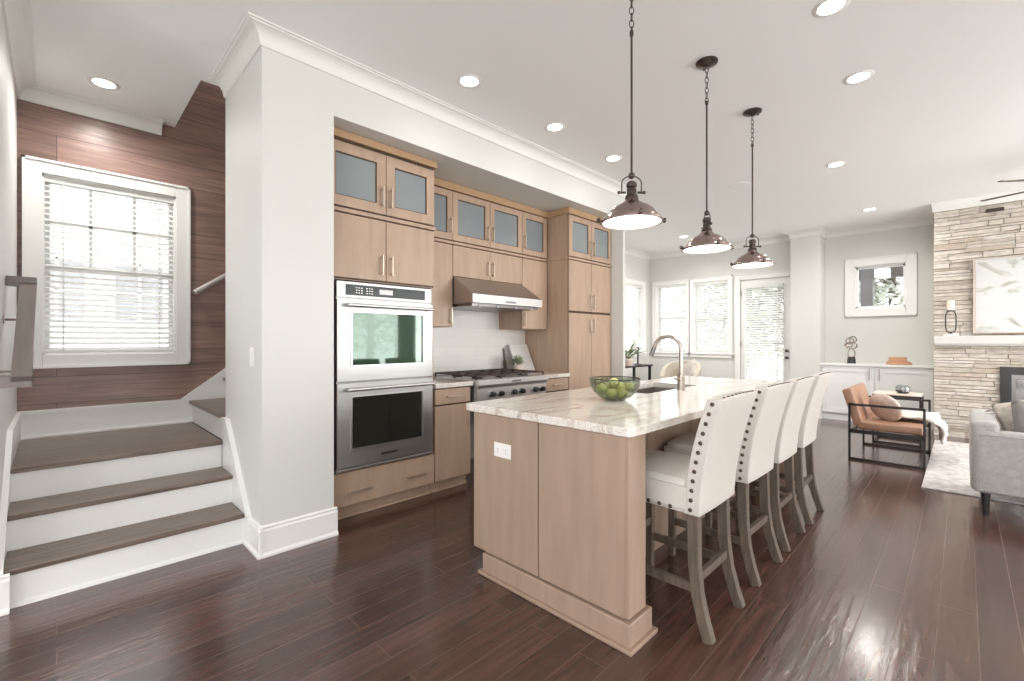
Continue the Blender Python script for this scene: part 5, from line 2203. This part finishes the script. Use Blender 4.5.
nh = thing('neighbour_house', 'pale sided house with two grey windows beyond the staircase window', 'house', (1.5, 12.0, -0.5))
m = MB()
wall_boxes(m, 'x', -8, 8, 11.0, 11.3, -0.5, 6.5)
z = -0.5
while z < 6.4:
    m.prism([(11.0, z), (10.965, z), (11.0, z + 0.17)], -8, 8, 'x')
    z += 0.18
m.build('siding_wall', M['siding'], nh)
for x0 in (-0.35, 0.75):
    m = MB()
    wall_boxes(m, 'x', x0 - 0.08, x0 + 0.78, 10.93, 10.97, 1.55, 2.75, [(x0, x0 + 0.7, 1.63, 2.67)])
    m.box(x0 + 0.33, x0 + 0.37, 10.93, 10.97, 1.6, 2.7)
    m.box(x0, x0 + 0.7, 10.93, 10.97, 2.13, 2.17)
    f = m.build('window', M['trim'], nh)
    m = MB()
    m.box(x0, x0 + 0.7, 10.95, 10.96, 1.63, 2.67)
    m.build('pane', M['sidingwin'], f)


def tree(x, y, h, r, label, n=3200, zb=-0.5):
    t_ = thing('tree', label, 'tree', (x, y, zb), 'trees outside the windows' if y > 0 else 'trees opposite the kitchen wall')
    m = MB()
    m.tube([(x, y, zb), (x + 0.1, y, zb + h * 0.4), (x - 0.05, y + 0.1, zb + h * 0.85)], [0.16, 0.11, 0.04], 8)
    for k in range(7):
        a = k * 2.4
        z_ = zb + h * (0.35 + 0.07 * k)
        m.tube([(x, y, z_), (x + math.cos(a) * r * 0.6, y + math.sin(a) * r * 0.6, z_ + r * 0.4)], [0.05, 0.02], 6)
    m.build('trunk', M['bark'], t_)
    m = MB()
    for i in range(n):
        while True:
            p = Vector((rnd.uniform(-1, 1), rnd.uniform(-1, 1), rnd.uniform(-1, 1)))
            if 0.35 < p.length < 1:
                break
        q = Vector((x + p.x * r, y + p.y * r, zb + h * 0.62 + p.z * h * 0.42))
        d = Vector((rnd.uniform(-1, 1), rnd.uniform(-1, 1), rnd.uniform(-.6, .6)))
        m.leafquad(q, d, rnd.uniform(0.16, 0.30), rnd.uniform(0.10, 0.16), up=Vector((rnd.uniform(-1, 1), rnd.uniform(-1, 1), 1)))
    m.build('crown', M['tree'], t_)


tree(13.5, 4.4, 5.0, 1.8, 'pale leafy tree beyond the dining window next to the glass door')
tree(14.5, 3.0, 6.0, 2.0, 'pale leafy tree beyond the glass dining door')
tree(14.5, 1.2, 5.5, 1.9, 'pale leafy tree beyond the small niche window')
for i, (x, y) in enumerate(((-0.5, -9), (2.4, -9.5), (5.4, -9), (8, -9.2))):
    tree(x, y, 6, 2.2, ('leafy tree mirrored in the upper oven glass' if i == 1 else 'leafy tree outside the tall windows opposite the kitchen wall'), n=2200)

# porch seen through the niche window and the door
po = thing('porch', 'grey porch post and dark beam seen through the small niche window', 'porch', (10.6, 1.5, -0.5))
m = MB()
m.box(10.6, 10.80, 1.18, 1.36, -0.5, 2.75)
m.build('post', M['porch'], po)
m = MB()
m.box(10.6, 10.76, -2.0, 1.80, 2.42, 2.80)
m.build('beam', M['porchdark'], po)
m = MB()
m.box(10.40, 10.60, 0.92, 1.14, 2.40, 2.56, bev=0.01)
m.build('lamp_box', M['trim'], po)
dk = thing('deck_railing', 'white slatted deck railing beyond the glass dining door', 'railing', (10.8, 2.6, 0))
m = MB()
m.box(10.78, 10.84, 1.6, 6.0, 0.86, 0.92)
m.box(10.78, 10.84, 1.6, 6.0, 0.06, 0.12)
m.build('rails', M['siding'], dk)
for k in range(34):
    m = MB()
    y = 1.65 + k * 0.13
    m.box(10.795, 10.825, y - 0.015, y + 0.015, 0.12, 0.86)
    m.build('baluster', M['siding'], dk)
